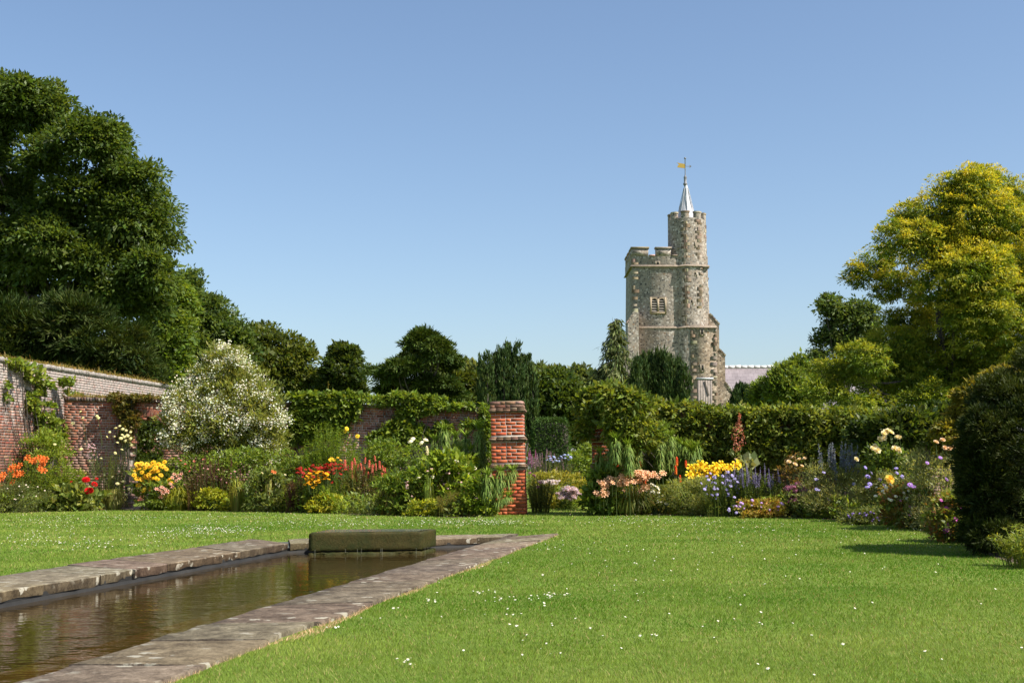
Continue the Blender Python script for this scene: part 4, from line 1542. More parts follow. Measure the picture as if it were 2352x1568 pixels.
tree("cedar_tree", "wide spreading dark evergreen with ragged horizontal branches", "tree",
     [(975, 775, 46, 26), (960, 810, 72, 28), (1010, 800, 50, 26), (930, 840, 58, 24), (1030, 832, 38, 20), (970, 845, 70, 30), (895, 868, 42, 20), (960, 885, 85, 30), (1010, 880, 55, 26), (900, 905, 48, 26), (1000, 915, 80, 28), (865, 855, 16, 8)],
     58, BG, 970, 0.3, [(0.022, 0.044, 0.010), (0.036, 0.062, 0.013), (0.055, 0.082, 0.018)], 620, 150, 0.45, NEEDLE, split=4, shrink=0.75, flat=0.35, wout=1.0, wup=0.1, wr=0.35, droop=0.25, L=0.17, Wd=0.045, dj=1.5, shell=(0.6, 1.1))
tree("thorn_tree", "low olive green tree filling the space left of the dark upright yews", "tree",
     [(1060, 905, 45, 42), (1092, 895, 32, 40), (1030, 925, 50, 35)], 60, BG, 1070, 0.18, [(0.036, 0.055, 0.013), (0.06, 0.085, 0.02)], 360, 40, 0.4, flat=0.6, L=0.2, Wd=0.09)
tree("far_woodland_tree", "rounded distant tree showing between the upright yews and the drooping conifer", "tree",
     [(1270, 885, 70, 44), (1330, 890, 50, 44), (1240, 900, 40, 50)], 120, BG, 1290, 0.4, [(0.05, 0.075, 0.03), (0.075, 0.105, 0.042)], 560, 34, 0.9, flat=0.6, L=0.5, Wd=0.3)
tree("far_woodland_tree", "pale distant tree peeping between the olive tree and the upright yews", "tree",
     [(1080, 870, 40, 30), (1110, 880, 30, 34)], 125, BG, 1095, 0.4, [(0.06, 0.085, 0.035), (0.085, 0.11, 0.05)], 240, 30, 0.9, flat=0.6, L=0.5, Wd=0.3)
tree("garden_tree", "leafy dark tree behind the clipped hedge in the gap", "tree",
     [(1265, 900, 55, 52), (1300, 920, 55, 50), (1250, 950, 45, 60), (1330, 960, 40, 70)], 52, BG, 1280, 0.22, [(0.034, 0.06, 0.015), (0.055, 0.09, 0.02)], 560, 44, 0.42, flat=0.6, L=0.17, Wd=0.09)


def spires(name, label, lst, D, group, cols, n=90, L=0.14, nl=34):
    """fastigiate yew: bundled upright columns"""
    bl = []
    for px, ytop, ybot, rx in lst:
        Dz = D + rng.uniform(-1.2, 0.6)
        s = Dz / F
        c = W(px, (ytop + ybot) / 2, Dz)
        bl.append((c, np.array([rx * s, rx * s, (ybot - ytop) / 2 * s])))
    cx = np.mean([b[0] for b in lst])
    base = W(cx, 1080, D)
    base[2] = 0
    t = thing(name, label, "tree", base, group)
    tr = [[[c[0] * 0.3 + base[0] * 0.7, c[1], 0.0], [c[0], c[1], c[2] * 0.6], [c[0], c[1], c[2] + r[2] * 0.7]] for c, r in bl]
    mk("trunk", [(*tubes(np.array(tr), 0.08, 0.02, 6), 0)], [BARK], t)
    mk("crown", [(*crown(bl, n * len(bl), nl, 0.11, flat=2.4, wout=0.3, wup=1.4, wr=0.25, L=L, Wd=0.035, cols=cols, shell=(0.75, 1.05), jit=0.2, shrink=0.45), 0)], [NEEDLE], t)


IY = "dark upright yews"
spires("upright_yew", "clump of dark upright yew columns behind the pillar", [(1105, 815, 960, 9), (1120, 815, 990, 16), (1140, 808, 990, 16), (1158, 800, 1000, 15), (1170, 797, 1010, 14), (1185, 803, 1010, 15), (1200, 818, 1020, 14), (1213, 822, 1030, 12), (1150, 840, 1030, 22), (1190, 850, 1040, 22), (1224, 850, 1060, 12)], 48, IY, [(0.018, 0.038, 0.012), (0.030, 0.056, 0.018), (0.05, 0.075, 0.025)])
spires("upright_yew", "clump of dark upright yews in front of the church tower", [(1462, 828, 930, 14), (1478, 818, 930, 13), (1494, 812, 935, 12), (1508, 822, 935, 12), (1524, 810, 940, 13), (1540, 820, 940, 13), (1555, 835, 940, 14), (1572, 852, 940, 14), (1490, 872, 940, 18), (1530, 876, 940, 18)], 52, IY, [(0.018, 0.038, 0.012), (0.030, 0.056, 0.018), (0.05, 0.075, 0.025)])
spires("upright_yew", "short spiky yew at the foot of the nave roof", [(1690, 905, 950, 9), (1700, 895, 950, 9), (1713, 893, 950, 9), (1725, 900, 950, 9), (1738, 908, 950, 9)], 50, IY, [(0.018, 0.038, 0.012), (0.030, 0.056, 0.018)], n=60)


def conifer():
    D = 56
    t0 = W(1413, 728, D)
    s = D / F
    base = np.array([t0[0] + 2 * s, D, 0])
    t = thing("weeping_conifer", "tall narrow conifer with drooping layered boughs left of the tower", "tree", base, BG)
    H = t0[2]
    parts = [(*tubes(np.array([[base, base + [0, 0, H * 0.5], base + [-0.05, 0, H * 0.99]]]), 0.2, 0.02, 8), 0)]
    mk("trunk", parts, [BARK], t, smooth=True)
    P, dr, nr, lims = [], [], [], []
    zt = H
    lv = np.concatenate([np.linspace(0.15, 0.6, 4), np.arange(0.85, H - 1, 0.38)])
    for dz in lv:
        z = H - dz
        rad = min(0.06 + 0.42 * dz ** 0.85, 1.4 + 0.1 * dz) * 1.12
        nb = int(5 + rad * 11)
        for k in range(nb):
            th = rng.uniform(0, 2 * math.pi)
            ln = rad * rng.uniform(0.6, 1.12)
            u = np.array([math.cos(th), math.sin(th), 0])
            tt = np.linspace(0, 1, 6)[:, None]
            zz_ = z + rng.normal(0, 0.06)
            pth = np.array([base[0], base[1], zz_]) + u * ln * tt + np.array([0, 0, 1]) * (0.10 * ln * np.sin(tt * 2.4) - 0.5 * ln * tt ** 2.5)
            lims.append(pth)
            m_ = int(55 * ln + 14)
            q_ = rng.random(m_) ** 0.7
            ip = np.stack([np.interp(q_, tt[:, 0], pth[:, i]) for i in range(3)], 1)
            ip += rng.normal(size=(m_, 3)) * np.array([0.10, 0.10, 0.03]) * (0.4 + ln * 0.5)
            P.append(ip)
            dr.append(u * 0.35 + np.array([0, 0, -0.85]) + rng.normal(size=(m_, 3)) * 0.35)
            nr.append(u * 0.8 + rng.normal(size=(m_, 3)) * 0.5)
    P, dr, nr = np.concatenate(P), np.concatenate(dr), np.concatenate(nr)
    n = len(P)
    C = pal([(0.045, 0.065, 0.024), (0.07, 0.095, 0.036), (0.10, 0.115, 0.05), (0.05, 0.08, 0.028)], n, 0.2)
    mk("branches", [(*tubes(np.array(lims), 0.02, 0.006, 4), 0)], [BARK], t)
    mk("crown", [(*leaves(P, dr, nr, 0.26 * np.exp(rng.normal(0, 0.25, n)), 0.06, C), 0)], [NEEDLE], t)


conifer()
tree("bay_bush", "glossy mid green bush overlapping the nave roof", "bush",
     [(1750, 908, 24, 30), (1780, 890, 26, 30), (1812, 884, 38, 44), (1778, 918, 56, 34), (1830, 880, 34, 50), (1850, 920, 45, 35)], 44, BG, 1790, 0.12, [(0.045, 0.085, 0.018), (0.08, 0.13, 0.03), (0.12, 0.18, 0.045)], 620, 42, 0.24, flat=0.9, wup=0.5, wr=0.5, L=0.14, Wd=0.055, tip=([(0.13, 0.18, 0.04)], 0.95, 0.5))
tree("gum_tree", "loose grey green tree behind the golden tree", "tree",
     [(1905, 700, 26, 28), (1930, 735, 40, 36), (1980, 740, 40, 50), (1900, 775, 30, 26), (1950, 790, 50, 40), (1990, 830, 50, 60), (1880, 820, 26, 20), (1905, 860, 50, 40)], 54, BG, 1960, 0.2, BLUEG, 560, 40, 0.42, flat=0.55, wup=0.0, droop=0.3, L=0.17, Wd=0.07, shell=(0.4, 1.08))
GOLD = [(0.23, 0.26, 0.03), (0.32, 0.32, 0.04), (0.38, 0.35, 0.05), (0.18, 0.23, 0.026)]
tree("golden_tree", "big spreading tree with golden yellow shoots over dark green boughs at right", "tree",
     [(2215, 430, 70, 57), (2290, 445, 75, 67), (2160, 475, 60, 52), (2095, 500, 46, 46), (2230, 510, 90, 60), (2320, 520, 80, 74), (2055, 545, 55, 46), (2130, 560, 80, 52), (2230, 585, 90, 54), (2330, 610, 80, 74),
      (2010, 600, 50, 38), (1975, 630, 40, 29), (2060, 655, 70, 43), (2150, 690, 70, 46), (2250, 700, 90, 60), (2340, 720, 80, 88), (2080, 740, 60, 46), (2150, 770, 90, 60), (2260, 800, 100, 81), (2350, 830, 80, 102),
      (2040, 790, 60, 52), (1990, 830, 60, 46), (1930, 860, 60, 40), (1890, 895, 50, 35), (2060, 870, 90, 60), (2160, 880, 90, 74), (2010, 910, 90, 46), (1950, 925, 70, 38), (2250, 900, 100, 88), (2120, 940, 100, 60), (2420, 600, 80, 214), (2200, 640, 130, 102), (2300, 560, 100, 88), (2130, 840, 110, 88), (2280, 720, 110, 130), (2240, 500, 100, 88), (2170, 560, 90, 74), (2050, 820, 70, 74)],
     34, BG, 2200, 0.2, [(0.055, 0.10, 0.016), (0.085, 0.145, 0.02), (0.115, 0.18, 0.026)], 9500, 52, 0.2, flat=0.5, wout=0.9, wup=-0.2, wr=0.6, droop=0.35, L=0.075, Wd=0.026, tip=(GOLD, 0.78, 0.9, 1.5, 6.5), dj=1.6, nlimb=7, shell=(0.35, 1.12), shrink=0.0)
tree("dark_shrub", "deep green shrub under the golden tree, leaves coloured dark for shade", "shrub",
     [(2080, 985, 80, 45), (2170, 980, 70, 60), (2010, 1000, 60, 40), (2260, 960, 60, 60)], 25.5, None, 2130, 0.08, YEW, 620, 46, 0.2, flat=0.7, L=0.11, Wd=0.05)  # dark leaf colours take the place of shade over this patch
tree("golden_shrub", "yellow leaved shrub at the edge of the dark clipped yew", "shrub",
     [(2175, 995, 32, 26), (2205, 970, 30, 34), (2250, 915, 42, 42), (2300, 880, 50, 36), (2190, 1020, 40, 30)], 21, None, 2210, 0.06, [(0.07, 0.08, 0.014), (0.12, 0.12, 0.02), (0.19, 0.165, 0.035)], 420, 46, 0.12, flat=0.8, L=0.085, Wd=0.035)

# clipped hedge block in the gap
def clipped(name, label, x0, x1, yt, ybase, D, dep, cols, n, cat="hedge", L=0.06):
    a, b = W(x0, ybase, D), W(x1, ybase, D)
    H = W(x0, yt, D)[2]
    c = np.array([(a[0] + b[0]) / 2, D + dep / 2, H / 2])
    h = np.array([(b[0] - a[0]) / 2, dep / 2, H / 2])
    u = unit(rng.normal(size=(n, 3)))
    e = 0.22
    v = np.sign(u) * np.abs(u) ** e
    v = v / np.max(np.abs(v), 1, keepdims=True) * (1 - 0.12 * (np.abs(u).min(1, keepdims=True)))
    k = rng.integers(0, 3, n)
    w_ = rng.uniform(-1, 1, (n, 3))
    w_[np.arange(n), k] = np.sign(w_[np.arange(n), k])
    nn = np.zeros((n, 3))
    nn[np.arange(n), k] = w_[np.arange(n), k]
    # round the upper corners
    r_ = np.abs(w_)
    sq = np.maximum(1, (r_[:, 0] ** 6 + r_[:, 2] ** 6) ** (1 / 6))[:, None]
    w2 = w_ / np.where(w_[:, 2:3] > 0, sq, 1)
    P = c + w2 * h * (1 + rng.normal(0, 0.012, (n, 1)))
    P = P[P[:, 2] > 0.02]
    nn = nn[:len(P)]
    t = thing(name, label, cat, (c[0], c[1], 0))
    mk("foliage", [(*leaves(P, nn + rng.normal(size=P.shape) * 0.7 + [0, 0, 0.3], rng.normal(size=P.shape), L * np.exp(rng.normal(0, 0.3, len(P))), L * 0.35, pal(cols, len(P), 0.2)), 0)], [NEEDLE], t)
    hi = h * 0.93
    V, Fc = box(c[0] - hi[0], c[0] + hi[0], c[1] - hi[1], c[1] + hi[1], 0.0, c[2] + hi[2] - 0.04)
    mk("inner_growth", [(V, Fc, cols[0], 0)], [BARK], t)


clipped("clipped_hedge", "neatly clipped rounded green hedge block seen through the gap beside the pillar", 1227, 1309, 962, 1090, 42, 2.2, [(0.022, 0.05, 0.010), (0.04, 0.075, 0.014)], 26000, L=0.08)
tree("bushy_hedge", "low leafy bush behind the earth path seen through the arched doorway", "bush", [(340, 1030, 60, 90), (310, 1080, 50, 50)], 41, None, 340, 0.08, YEW, 420, 40, 0.2, flat=0.8, L=0.1, Wd=0.05)

# dark clipped yew in the right foreground
def big_yew():
    D = 14.6
    bl = blobs_px([(2330, 1080, 120, 195, 0.6, 1.0), (2262, 1140, 62, 120, 0.3, 0.5), (2255, 1010, 55, 90, 0.4, 0.4), (2300, 920, 75, 70, 0.9, 0.5), (2400, 980, 110, 180, 0.9, 0.9), (2270, 1225, 68, 55, 0.1, 0.5), (2225, 1080, 26, 60, 0.4, 0.3)], D)
    base = W(2330, 1080, D + 0.6)
    base[2] = 0
    t = thing("dark_yew_bush", "large dark yew bush bulging over the lawn edge at far right", "bush", base)
    mk("trunk", trunk_parts(base, bl, 0.1, 5), [BARK], t, smooth=True)
    mk("crown", [(*crown(bl, 2300, 70, 0.085, flat=0.75, wout=0.9, wup=0.25, wr=0.5, droop=0.2, L=0.055, Wd=0.0095, cols=[(0.010, 0.020, 0.004), (0.017, 0.030, 0.005), (0.032, 0.042, 0.008)], shell=(0.72, 1.06), shrink=1.0, tip=([(0.075, 0.09, 0.018)], 1.02, 0.4)), 0)], [NEEDLE], t)


big_yew()

# ------------------------------------------------------------------ flowers (unit sized, facing +Z)
FL = {}


def petal_ring(n, r0, r1, wd, z0, z1, col, jit=0.12, twist=0.0):
    th = np.arange(n) * 2 * math.pi / n + twist
    u = np.stack([np.cos(th), np.sin(th), np.zeros(n)], 1)
    sd_ = np.stack([-np.sin(th), np.cos(th), np.zeros(n)], 1)
    b = u * r0 + [0, 0, z0]
    mdl = u * (r0 + (r1 - r0) * 0.6) + [0, 0, z0 + (z1 - z0) * 0.75]
    tp = u * r1 + [0, 0, z1]
    V = np.stack([b, mdl + sd_ * wd, tp, mdl - sd_ * wd], 1).reshape(-1, 3)
    return (V, np.arange(4 * n).reshape(n, 4), np.clip(np.array(col) * np.exp(rng.normal(0, jit, (n, 1))), 0, 1), 0)


def flower_parts(kind, c1, c2):
    P = []
    if kind == "daisy":
        P.append(petal_ring(11, 0.15, 1.0, 0.24, 0.0, -0.12, c1))
        P.append(petal_ring(9, 0.12, 0.85, 0.22, 0.05, 0.05, c1, twist=0.3))
        V, Fc = lathe([(0.34, 0.02), (0.30, 0.18), (0.15, 0.27), (0.0, 0.28)], 8)
        P.append((V, Fc, c2, 0))
    elif kind == "lily":
        for q in range(2):
            th0 = q * math.pi / 3
            P.append(petal_ring(3, 0.08, 0.62, 0.30, -0.45, 0.15, c1, twist=th0))
            P.append(petal_ring(3, 0.45, 1.05, 0.30, 0.12, -0.02 - 0.1 * q, c1, twist=th0))
        P.append(petal_ring(6, 0.02, 0.3, 0.03, -0.3, 0.4, c2))
        P.append(petal_ring(6, 0.03, 0.25, 0.14, -0.42, -0.1, c2, twist=0.5))
    elif kind == "pom":
        for k in range(7):
            e = -0.35 + k * 0.27
            rr = math.cos(e)
            P.append(petal_ring(max(5, int(13 * rr)), 0.35 * rr, 0.98 * rr, 0.17, 0.35 * math.sin(e), 0.72 * math.sin(e) + 0.05, c1, twist=k * 0.37))
    elif kind == "rose":
        for k, (r, z, nn) in enumerate(((1.0, 0.15, 6), (0.85, 0.38, 6), (0.62, 0.52, 5), (0.38, 0.6, 5), (0.2, 0.62, 4))):
            P.append(petal_ring(nn, 0.1, r, 0.42 * r + 0.08, -0.25 + 0.05 * k, z, np.array(c1) * (1 - 0.05 * k) + np.array(c2) * 0.05 * k, twist=k * 0.6))
    elif kind == "poker":      # along +Z, unit height, hanging tubes
        n = 150
        z = rng.random(n)
        th = rng.uniform(0, 6.28, n)
        rad = 0.17 * np.sqrt(np.clip(1 - ((z - 0.42) / 0.6) ** 2, 0.02, 1))
        p_ = np.stack([np.cos(th) * rad * 0.5, np.sin(th) * rad * 0.5, z], 1)
        d_ = np.stack([np.cos(th) * 0.8, np.sin(th) * 0.8, np.full(n, -0.9)], 1)
        f = np.clip(z * 1.5 - 0.1, 0, 1)[:, None]
        c = np.array(c1) * f + np.array(c2) * (1 - f)
        P.append(leaves(p_, d_, d_ * [1, 1, 0] + [0, 0, 0.6], 0.17, 0.075, c * np.exp(rng.normal(0, 0.12, (n, 1)))))
        V, Fc = lathe([(0.02, 0), (0.09, 0.2), (0.1, 0.5), (0.07, 0.85), (0.0, 1.0)], 7)
        P.append((V, Fc, np.array(c1) * 0.8, 0))
    elif kind == "spike":      # unit height
        n = 90
        z = rng.random(n)
        th = rng.uniform(0, 6.28, n)
        d_ = np.stack([np.cos(th), np.sin(th), rng.uniform(0, 0.8, n)], 1)
        P.append(leaves(np.stack([0 * z, 0 * z, z], 1), d_, rng.normal(size=(n, 3)), 0.115 * (1.1 - 0.8 * z), 0.06, pal([c1, c2], n, 0.15)))
        P.append((*tubes(np.array([[[0, 0, -0.1], [0, 0, 0.5], [0, 0, 1]]]), 0.012, 0.004, 4, c2), 0))
    elif kind == "plume":
        n = 260
        z = rng.random(n)
        th = rng.uniform(0, 6.28, n)
        rad = 0.2 * np.sin(np.clip(z * 1.1 + 0.12, 0, 1) * math.pi) ** 0.8 * rng.random(n) ** 0.5
        p_ = np.stack([np.cos(th) * rad, np.sin(th) * rad, z], 1)
        P.append(leaves(p_, rng.normal(size=(n, 3)) + [0, 0, 0.5], rng.normal(size=(n, 3)), 0.06, 0.03, pal([c1, c2], n, 0.2)))
    elif kind == "cluster":    # dome of small florets
        n = 60
        u = unit(rng.normal(size=(n, 3)))
        u[:, 2] = np.abs(u[:, 2])
        p_ = u * np.array([1, 1, 0.55]) * (0.75 + 0.3 * rng.random((n, 1)))
        P.append(leaves(p_, rng.normal(size=(n, 3)), u, 0.34, 0.3, pal([c1, c2], n, 0.12)))
        p2 = u * np.array([1, 1, 0.5]) * 0.6
        P.append(leaves(p2, rng.normal(size=(n, 3)), u, 0.4, 0.3, pal([c2, np.array(c2) * 0.8], n, 0.12)))
    elif kind == "button":
        V, Fc = lathe([(0.0, -0.5), (0.6, -0.35), (0.95, 0.0), (0.8, 0.35), (0.35, 0.5), (0.0, 0.52)], 9)
        P.append((V, Fc, pal([c1, c2], len(Fc), 0.12), 0))
        P.append(petal_ring(10, 0.5, 1.2, 0.3, 0.0, 0.05, c1))
    return [q_ if len(q_) == 4 else (*q_, 0) for q_ in P]


def add_flowers(parent, spec, D, dep, h):
    kind, c1, c2, size = spec["k"], spec["c1"], spec.get("c2", spec["c1"]), spec["s"]
    pts = list(spec.get("pts", []))
    for bx in spec.get("box", []):
        n, x0, x1, y0, y1 = bx
        for i in range(n):
            while True:
                a, b = rng.uniform(-1, 1, 2)
                if a * a + b * b < 1:
                    break
            pts.append(((x0 + x1) / 2 + a * (x1 - x0) / 2, (y0 + y1) / 2 + b * (y1 - y0) / 2))
    protos = []
    stems = []
    for i, (px, py) in enumerate(pts):
        dz = D + spec.get("dd", -0.75) * dep + rng.normal(0, 0.18) * dep
        P = W(px, py, dz)
        if len(protos) < 3:
            o_ = mk(spec.get("name", "flower"), flower_parts(kind, np.array(c1), np.array(c2)), [PETAL], parent, loc=(0, 0, 0))
            protos.append(o_)
        else:
            o_ = protos[rng.integers(0, 3)].copy()
            COL.objects.link(o_)
            o_.parent = parent
        sz = size * rng.uniform(0.8, 1.2)
        o_.scale = (sz, sz, sz)
        if kind in ("poker", "spike", "plume"):
            d = Vector((rng.normal(0, 0.09), rng.normal(0, 0.09), 1))
            P = P - np.array([0, 0, sz * 0.5])
        else:
            tl = spec.get("tilt", 0.6)
            d = Vector((rng.normal(0.15, 0.4), -tl + rng.normal(0, 0.35), 1.0 - 0.4 * tl))
        o_.rotation_mode = 'QUATERNION'
        q1 = d.to_track_quat('Z', 'Y')
        o_.rotation_quaternion = q1
        o_.location = P - np.array(parent.location)
        if spec.get("stalk", 0.35) > 0:
            ln = min(spec.get("stalk", 0.35), max(P[2] - 0.05, 0.05))
            bt = P + np.array([rng.normal(0, 0.1) * ln + 0.1 * ln, 0.15 * ln, -ln])
            mdl = (P + bt) / 2 + np.array([0.0, 0.05 * ln, 0.04 * ln])
            stems.append([bt, mdl, P])
    return stems


def ribbon(paths, w0, C):
    """(S,k,3) blades"""
    P = np.asarray(paths)
    S, k, _ = P.shape
    t = unit(np.gradient(P, axis=1))
    sd_ = unit(np.cross(t, np.array([0, 0, 1.0])))
    prof = np.sin(np.linspace(0.25, 1, k) * math.pi) ** 0.6
    prof[-1] = 0.05
    w_ = np.broadcast_to(np.asarray(w0, float), (S,))[:, None, None] * prof[None, :, None] * 0.5
    V = np.stack([P - sd_ * w_, P + sd_ * w_], 2)
    idx = np.arange(S * k * 2).reshape(S, k, 2)
    Fc = np.stack([idx[:, :-1, 0], idx[:, :-1, 1], idx[:, 1:, 1], idx[:, 1:, 0]], -1).reshape(-1, 4)
    return V.reshape(-1, 3), Fc, np.repeat(np.asarray(C), k - 1, 0)


def plant(name, label, cat, x0, x1, yt, yb, kind, cols, n, L, Wd, D=None, dep=None, group=None, fl=(), lumps=4, spread=0.8, **kw):
    xc = (x0 + x1) / 2
    if D is None:
        f = G(xc, yb)[1]
        wv = (x1 - x0) / 2 / F * f
        dep = dep or min(max(0.6 * wv, 0.22), 0.7)
        D = f + dep * 0.9
    wv = (x1 - x0) / 2 / F * D
    dep = dep or min(max(0.6 * wv, 0.22), 0.7)
    base = W(xc, 1079, D)
    base[2] = 0.0
    H = max(W(xc, yt, D)[2], 0.1)
    zb = 0.0 if "zb" not in kw else kw.pop("zb")
    t = thing(name, label, cat, base, group)
    stems = []
    parts = []
    if kind == "bush":
        bl = [(base + [0, 0, zb + (H - zb) * 0.42], np.array([wv * 0.92, dep, (H - zb) * 0.5]))]
        for i in range(lumps):
            a = rng.uniform(-0.75, 0.75)
            rr = rng.uniform(0.28, 0.45)
            bl.append((base + [a * wv, rng.uniform(-0.5, 0.3) * dep, H * (1 - rr * 0.55) * math.sqrt(1 - 0.55 * a * a)], np.array([wv * rr, dep * 0.5, H * rr * 0.5])))
            bl.append((base + [rng.uniform(-0.8, 0.8) * wv, rng.uniform(-0.5, 0.2) * dep, zb + (H - zb) * rng.uniform(0.1, 0.35)], np.array([wv * rr, dep * 0.7, (H - zb) * rr * 0.5])))
        cr = kw.pop("cr", max(0.09, min(0.2, 0.16 * H)))
        nl = kw.pop("nl", 22)
        kw.setdefault("zmin", 0.02)
        kw.setdefault("shrink", 0.1)
        parts.append((*crown(bl, max(int(n / nl), 10), nl, cr, L=L, Wd=Wd, cols=cols, **kw), 0))
        m_ = 14
        e_ = np.stack([rng.uniform(-0.8, 0.8, m_) * wv, rng.uniform(-0.8, 0.8, m_) * dep, rng.uniform(0.4, 0.85, m_) * H], 1) + base
        for e in e_:
            stems.append([base + (e - base) * [0.15, 0.15, 0], base + (e - base) * [0.5, 0.5, 0.55], e])
    elif kind == "stems":
        S = kw.pop("ns", 40)
        up_ = kw.pop("upright", 0.6)
        a = rng.uniform(-1, 1, S)
        b = rng.uniform(-1, 1, S)
        hgt = H * (0.72 + 0.33 * rng.random(S)) * (1 - 0.28 * a * a)
        tip_ = np.stack([a * wv, b * dep, hgt], 1)
        st = np.stack([a * wv * up_, b * dep * up_, 0 * a], 1)
        tt = np.linspace(0, 1, 6)[None, :, None]
        mdl = (st + tip_) / 2 + np.stack([-a * wv * 0.15, 0 * a, 0.12 * hgt], 1)
        path = base + (1 - tt) ** 2 * st[:, None] + 2 * tt * (1 - tt) * mdl[:, None] + tt ** 2 * tip_[:, None]
        parts.append((*tubes(path, 0.006, 0.003, 4, pal([np.array(cols[0]) * 1.1], S)), 0))
        per = max(int(n / S), 3)
        q_ = rng.uniform(0.08, 1, (S, per)) ** 0.8
        ip = np.zeros((S, per, 3))
        for i in range(S):
            for j in range(3):
                ip[i, :, j] = np.interp(q_[i], tt[0, :, 0], path[i, :, j])
        ip = ip.reshape(-1, 3)
        m_ = len(ip)
        th = rng.uniform(0, 6.28, m_)
        dr = np.stack([np.cos(th), np.sin(th), rng.normal(kw.pop("rise", 0.45), 0.4, m_)], 1)
        Ls = L * (1.15 - 0.6 * q_.ravel()) * np.exp(rng.normal(0, 0.2, m_))
        parts.append((*leaves(ip, dr, np.array([0, 0, 1.0]) + rng.normal(size=(m_, 3)) * 0.4, Ls, Wd * Ls / L, pal(cols, m_, 0.2, np.repeat(np.arange(S), per)), bend=0.2), 0))
    elif kind == "strap":
        S = n
        th = rng.uniform(0, 6.28, S)
        rad = rng.random(S) ** 0.6
        hgt = H * (0.6 + 0.45 * rng.random(S)) * (1 - 0.25 * rad)
        o_ = np.stack([np.cos(th) * wv, np.sin(th) * dep, 0 * th], 1)
        tt = np.linspace(0, 1, 7)[None, :, None]
        st = o_ * 0.45 * rad[:, None]
        ctrl = o_ * (0.6 * rad[:, None]) + np.stack([0 * th, 0 * th, hgt * 1.55], 1)
        end = o_ * (spread * rad[:, None] + 0.25) + np.stack([0 * th, 0 * th, hgt * rng.uniform(0.1, 0.9, S)], 1)
        path = base + (1 - tt) ** 2 * st[:, None] + 2 * tt * (1 - tt) * ctrl[:, None] + tt ** 2 * end[:, None]
        parts.append((*ribbon(path, Wd * np.exp(rng.normal(0, 0.2, S)), pal(cols, S, 0.2)), 0))
    fst = []
    for spec in fl:
        fst += add_flowers(t, spec, D, dep, H)
    mk("foliage", parts, [kw.get("mat", LEAF) if kind != "bush" else LEAF], t)
    if not stems and 0 < len(fst) < 30:
        for q_ in fst:
            mk("stem", [(*tubes(np.array([q_]), 0.005, 0.003, 4, (0.07, 0.10, 0.03)), 0)], [STEM], t)
    elif stems or fst:
        arr = np.array(stems + fst)
        r_ = np.array([0.012] * len(stems) + [0.005] * len(fst))
        mk("stems", [(*tubes(arr, r_, r_ * 0.5, 4, (0.07, 0.10, 0.03)), 0)], [STEM], t)
    return t


def mop_plant(name, label, stems_px, D, group, cols, thick=0.16, lf=0.21):
    """tall curved stems clothed in hanging needle leaves like bottle brushes; (top x, top y, length px, base x)"""
    xc = np.mean([s_[3] for s_ in stems_px])
    base = W(xc, 1079, D)
    base[2] = 0
    t = thing(name, label, "plant", base, group)
    for tx, ty, ln, bx in stems_px:
        Dz = D + rng.uniform(-0.35, 0.25)
        top = W(tx, ty, Dz)
        b0 = W(bx, 1079, Dz)
        b0[2] = 0
        tt = np.linspace(0, 1, 14)[:, None]
        mid = np.array([b0[0] * 0.7 + top[0] * 0.3, Dz, top[2] * 0.35])
        mid2 = np.array([top[0], Dz, top[2] * 0.8])
        path = (1 - tt) ** 3 * b0 + 3 * tt * (1 - tt) ** 2 * mid + 3 * tt ** 2 * (1 - tt) * mid2 + tt ** 3 * top
        seglen = np.concatenate([[0], np.cumsum(np.linalg.norm(np.diff(path, axis=0), axis=1))])
        Lm_ = ln / F * Dz
        n = int(300 * Lm_ / 0.6) + 120
        fr_ = np.clip(seglen[-1] - Lm_ * rng.random(n) ** 1.15, 0, seglen[-1])
        ip = np.stack([np.interp(fr_, seglen, path[:, j]) for j in range(3)], 1)
        age = (seglen[-1] - fr_) / Lm_
        th = rng.uniform(0, 6.28, n)
        rad = np.stack([np.cos(th), np.sin(th), np.zeros(n)], 1)
        upn = np.where(age < 0.12, 0.5, -0.9 - 0.7 * age)
        # two-piece hanging leaf: out, then down
        l1 = lf * 0.45 * np.exp(rng.normal(0, 0.15, n))
        d1 = unit(rad + np.array([0, 0, 1.0]) * np.where(age < 0.15, 0.9, 0.25)[:, None])
        k1 = ip + d1 * l1[:, None]
        d2 = unit(rad * 0.55 + np.array([0, 0, 1.0]) * upn[:, None])
        k2 = k1 + d2 * (l1 * 1.3)[:, None]
        pth = np.stack([ip, (ip + k1) / 2 + [0, 0, 0.004], k1, (k1 + k2) / 2 + rad * 0.006, k2], 1)
        f = np.clip(1 - age * 5, 0, 1)[:, None]
        C = pal(cols, n, 0.16) * (1 - f) + np.array([0.13, 0.20, 0.025]) * f
        V, Fc, Cc = ribbon(pth, 0.016, C)
        mk("leafy_stem", [(V, Fc, Cc, 0), (*tubes(path[None], 0.008, 0.006, 5, (0.05, 0.075, 0.025)), 0)], [NEEDLE], t)


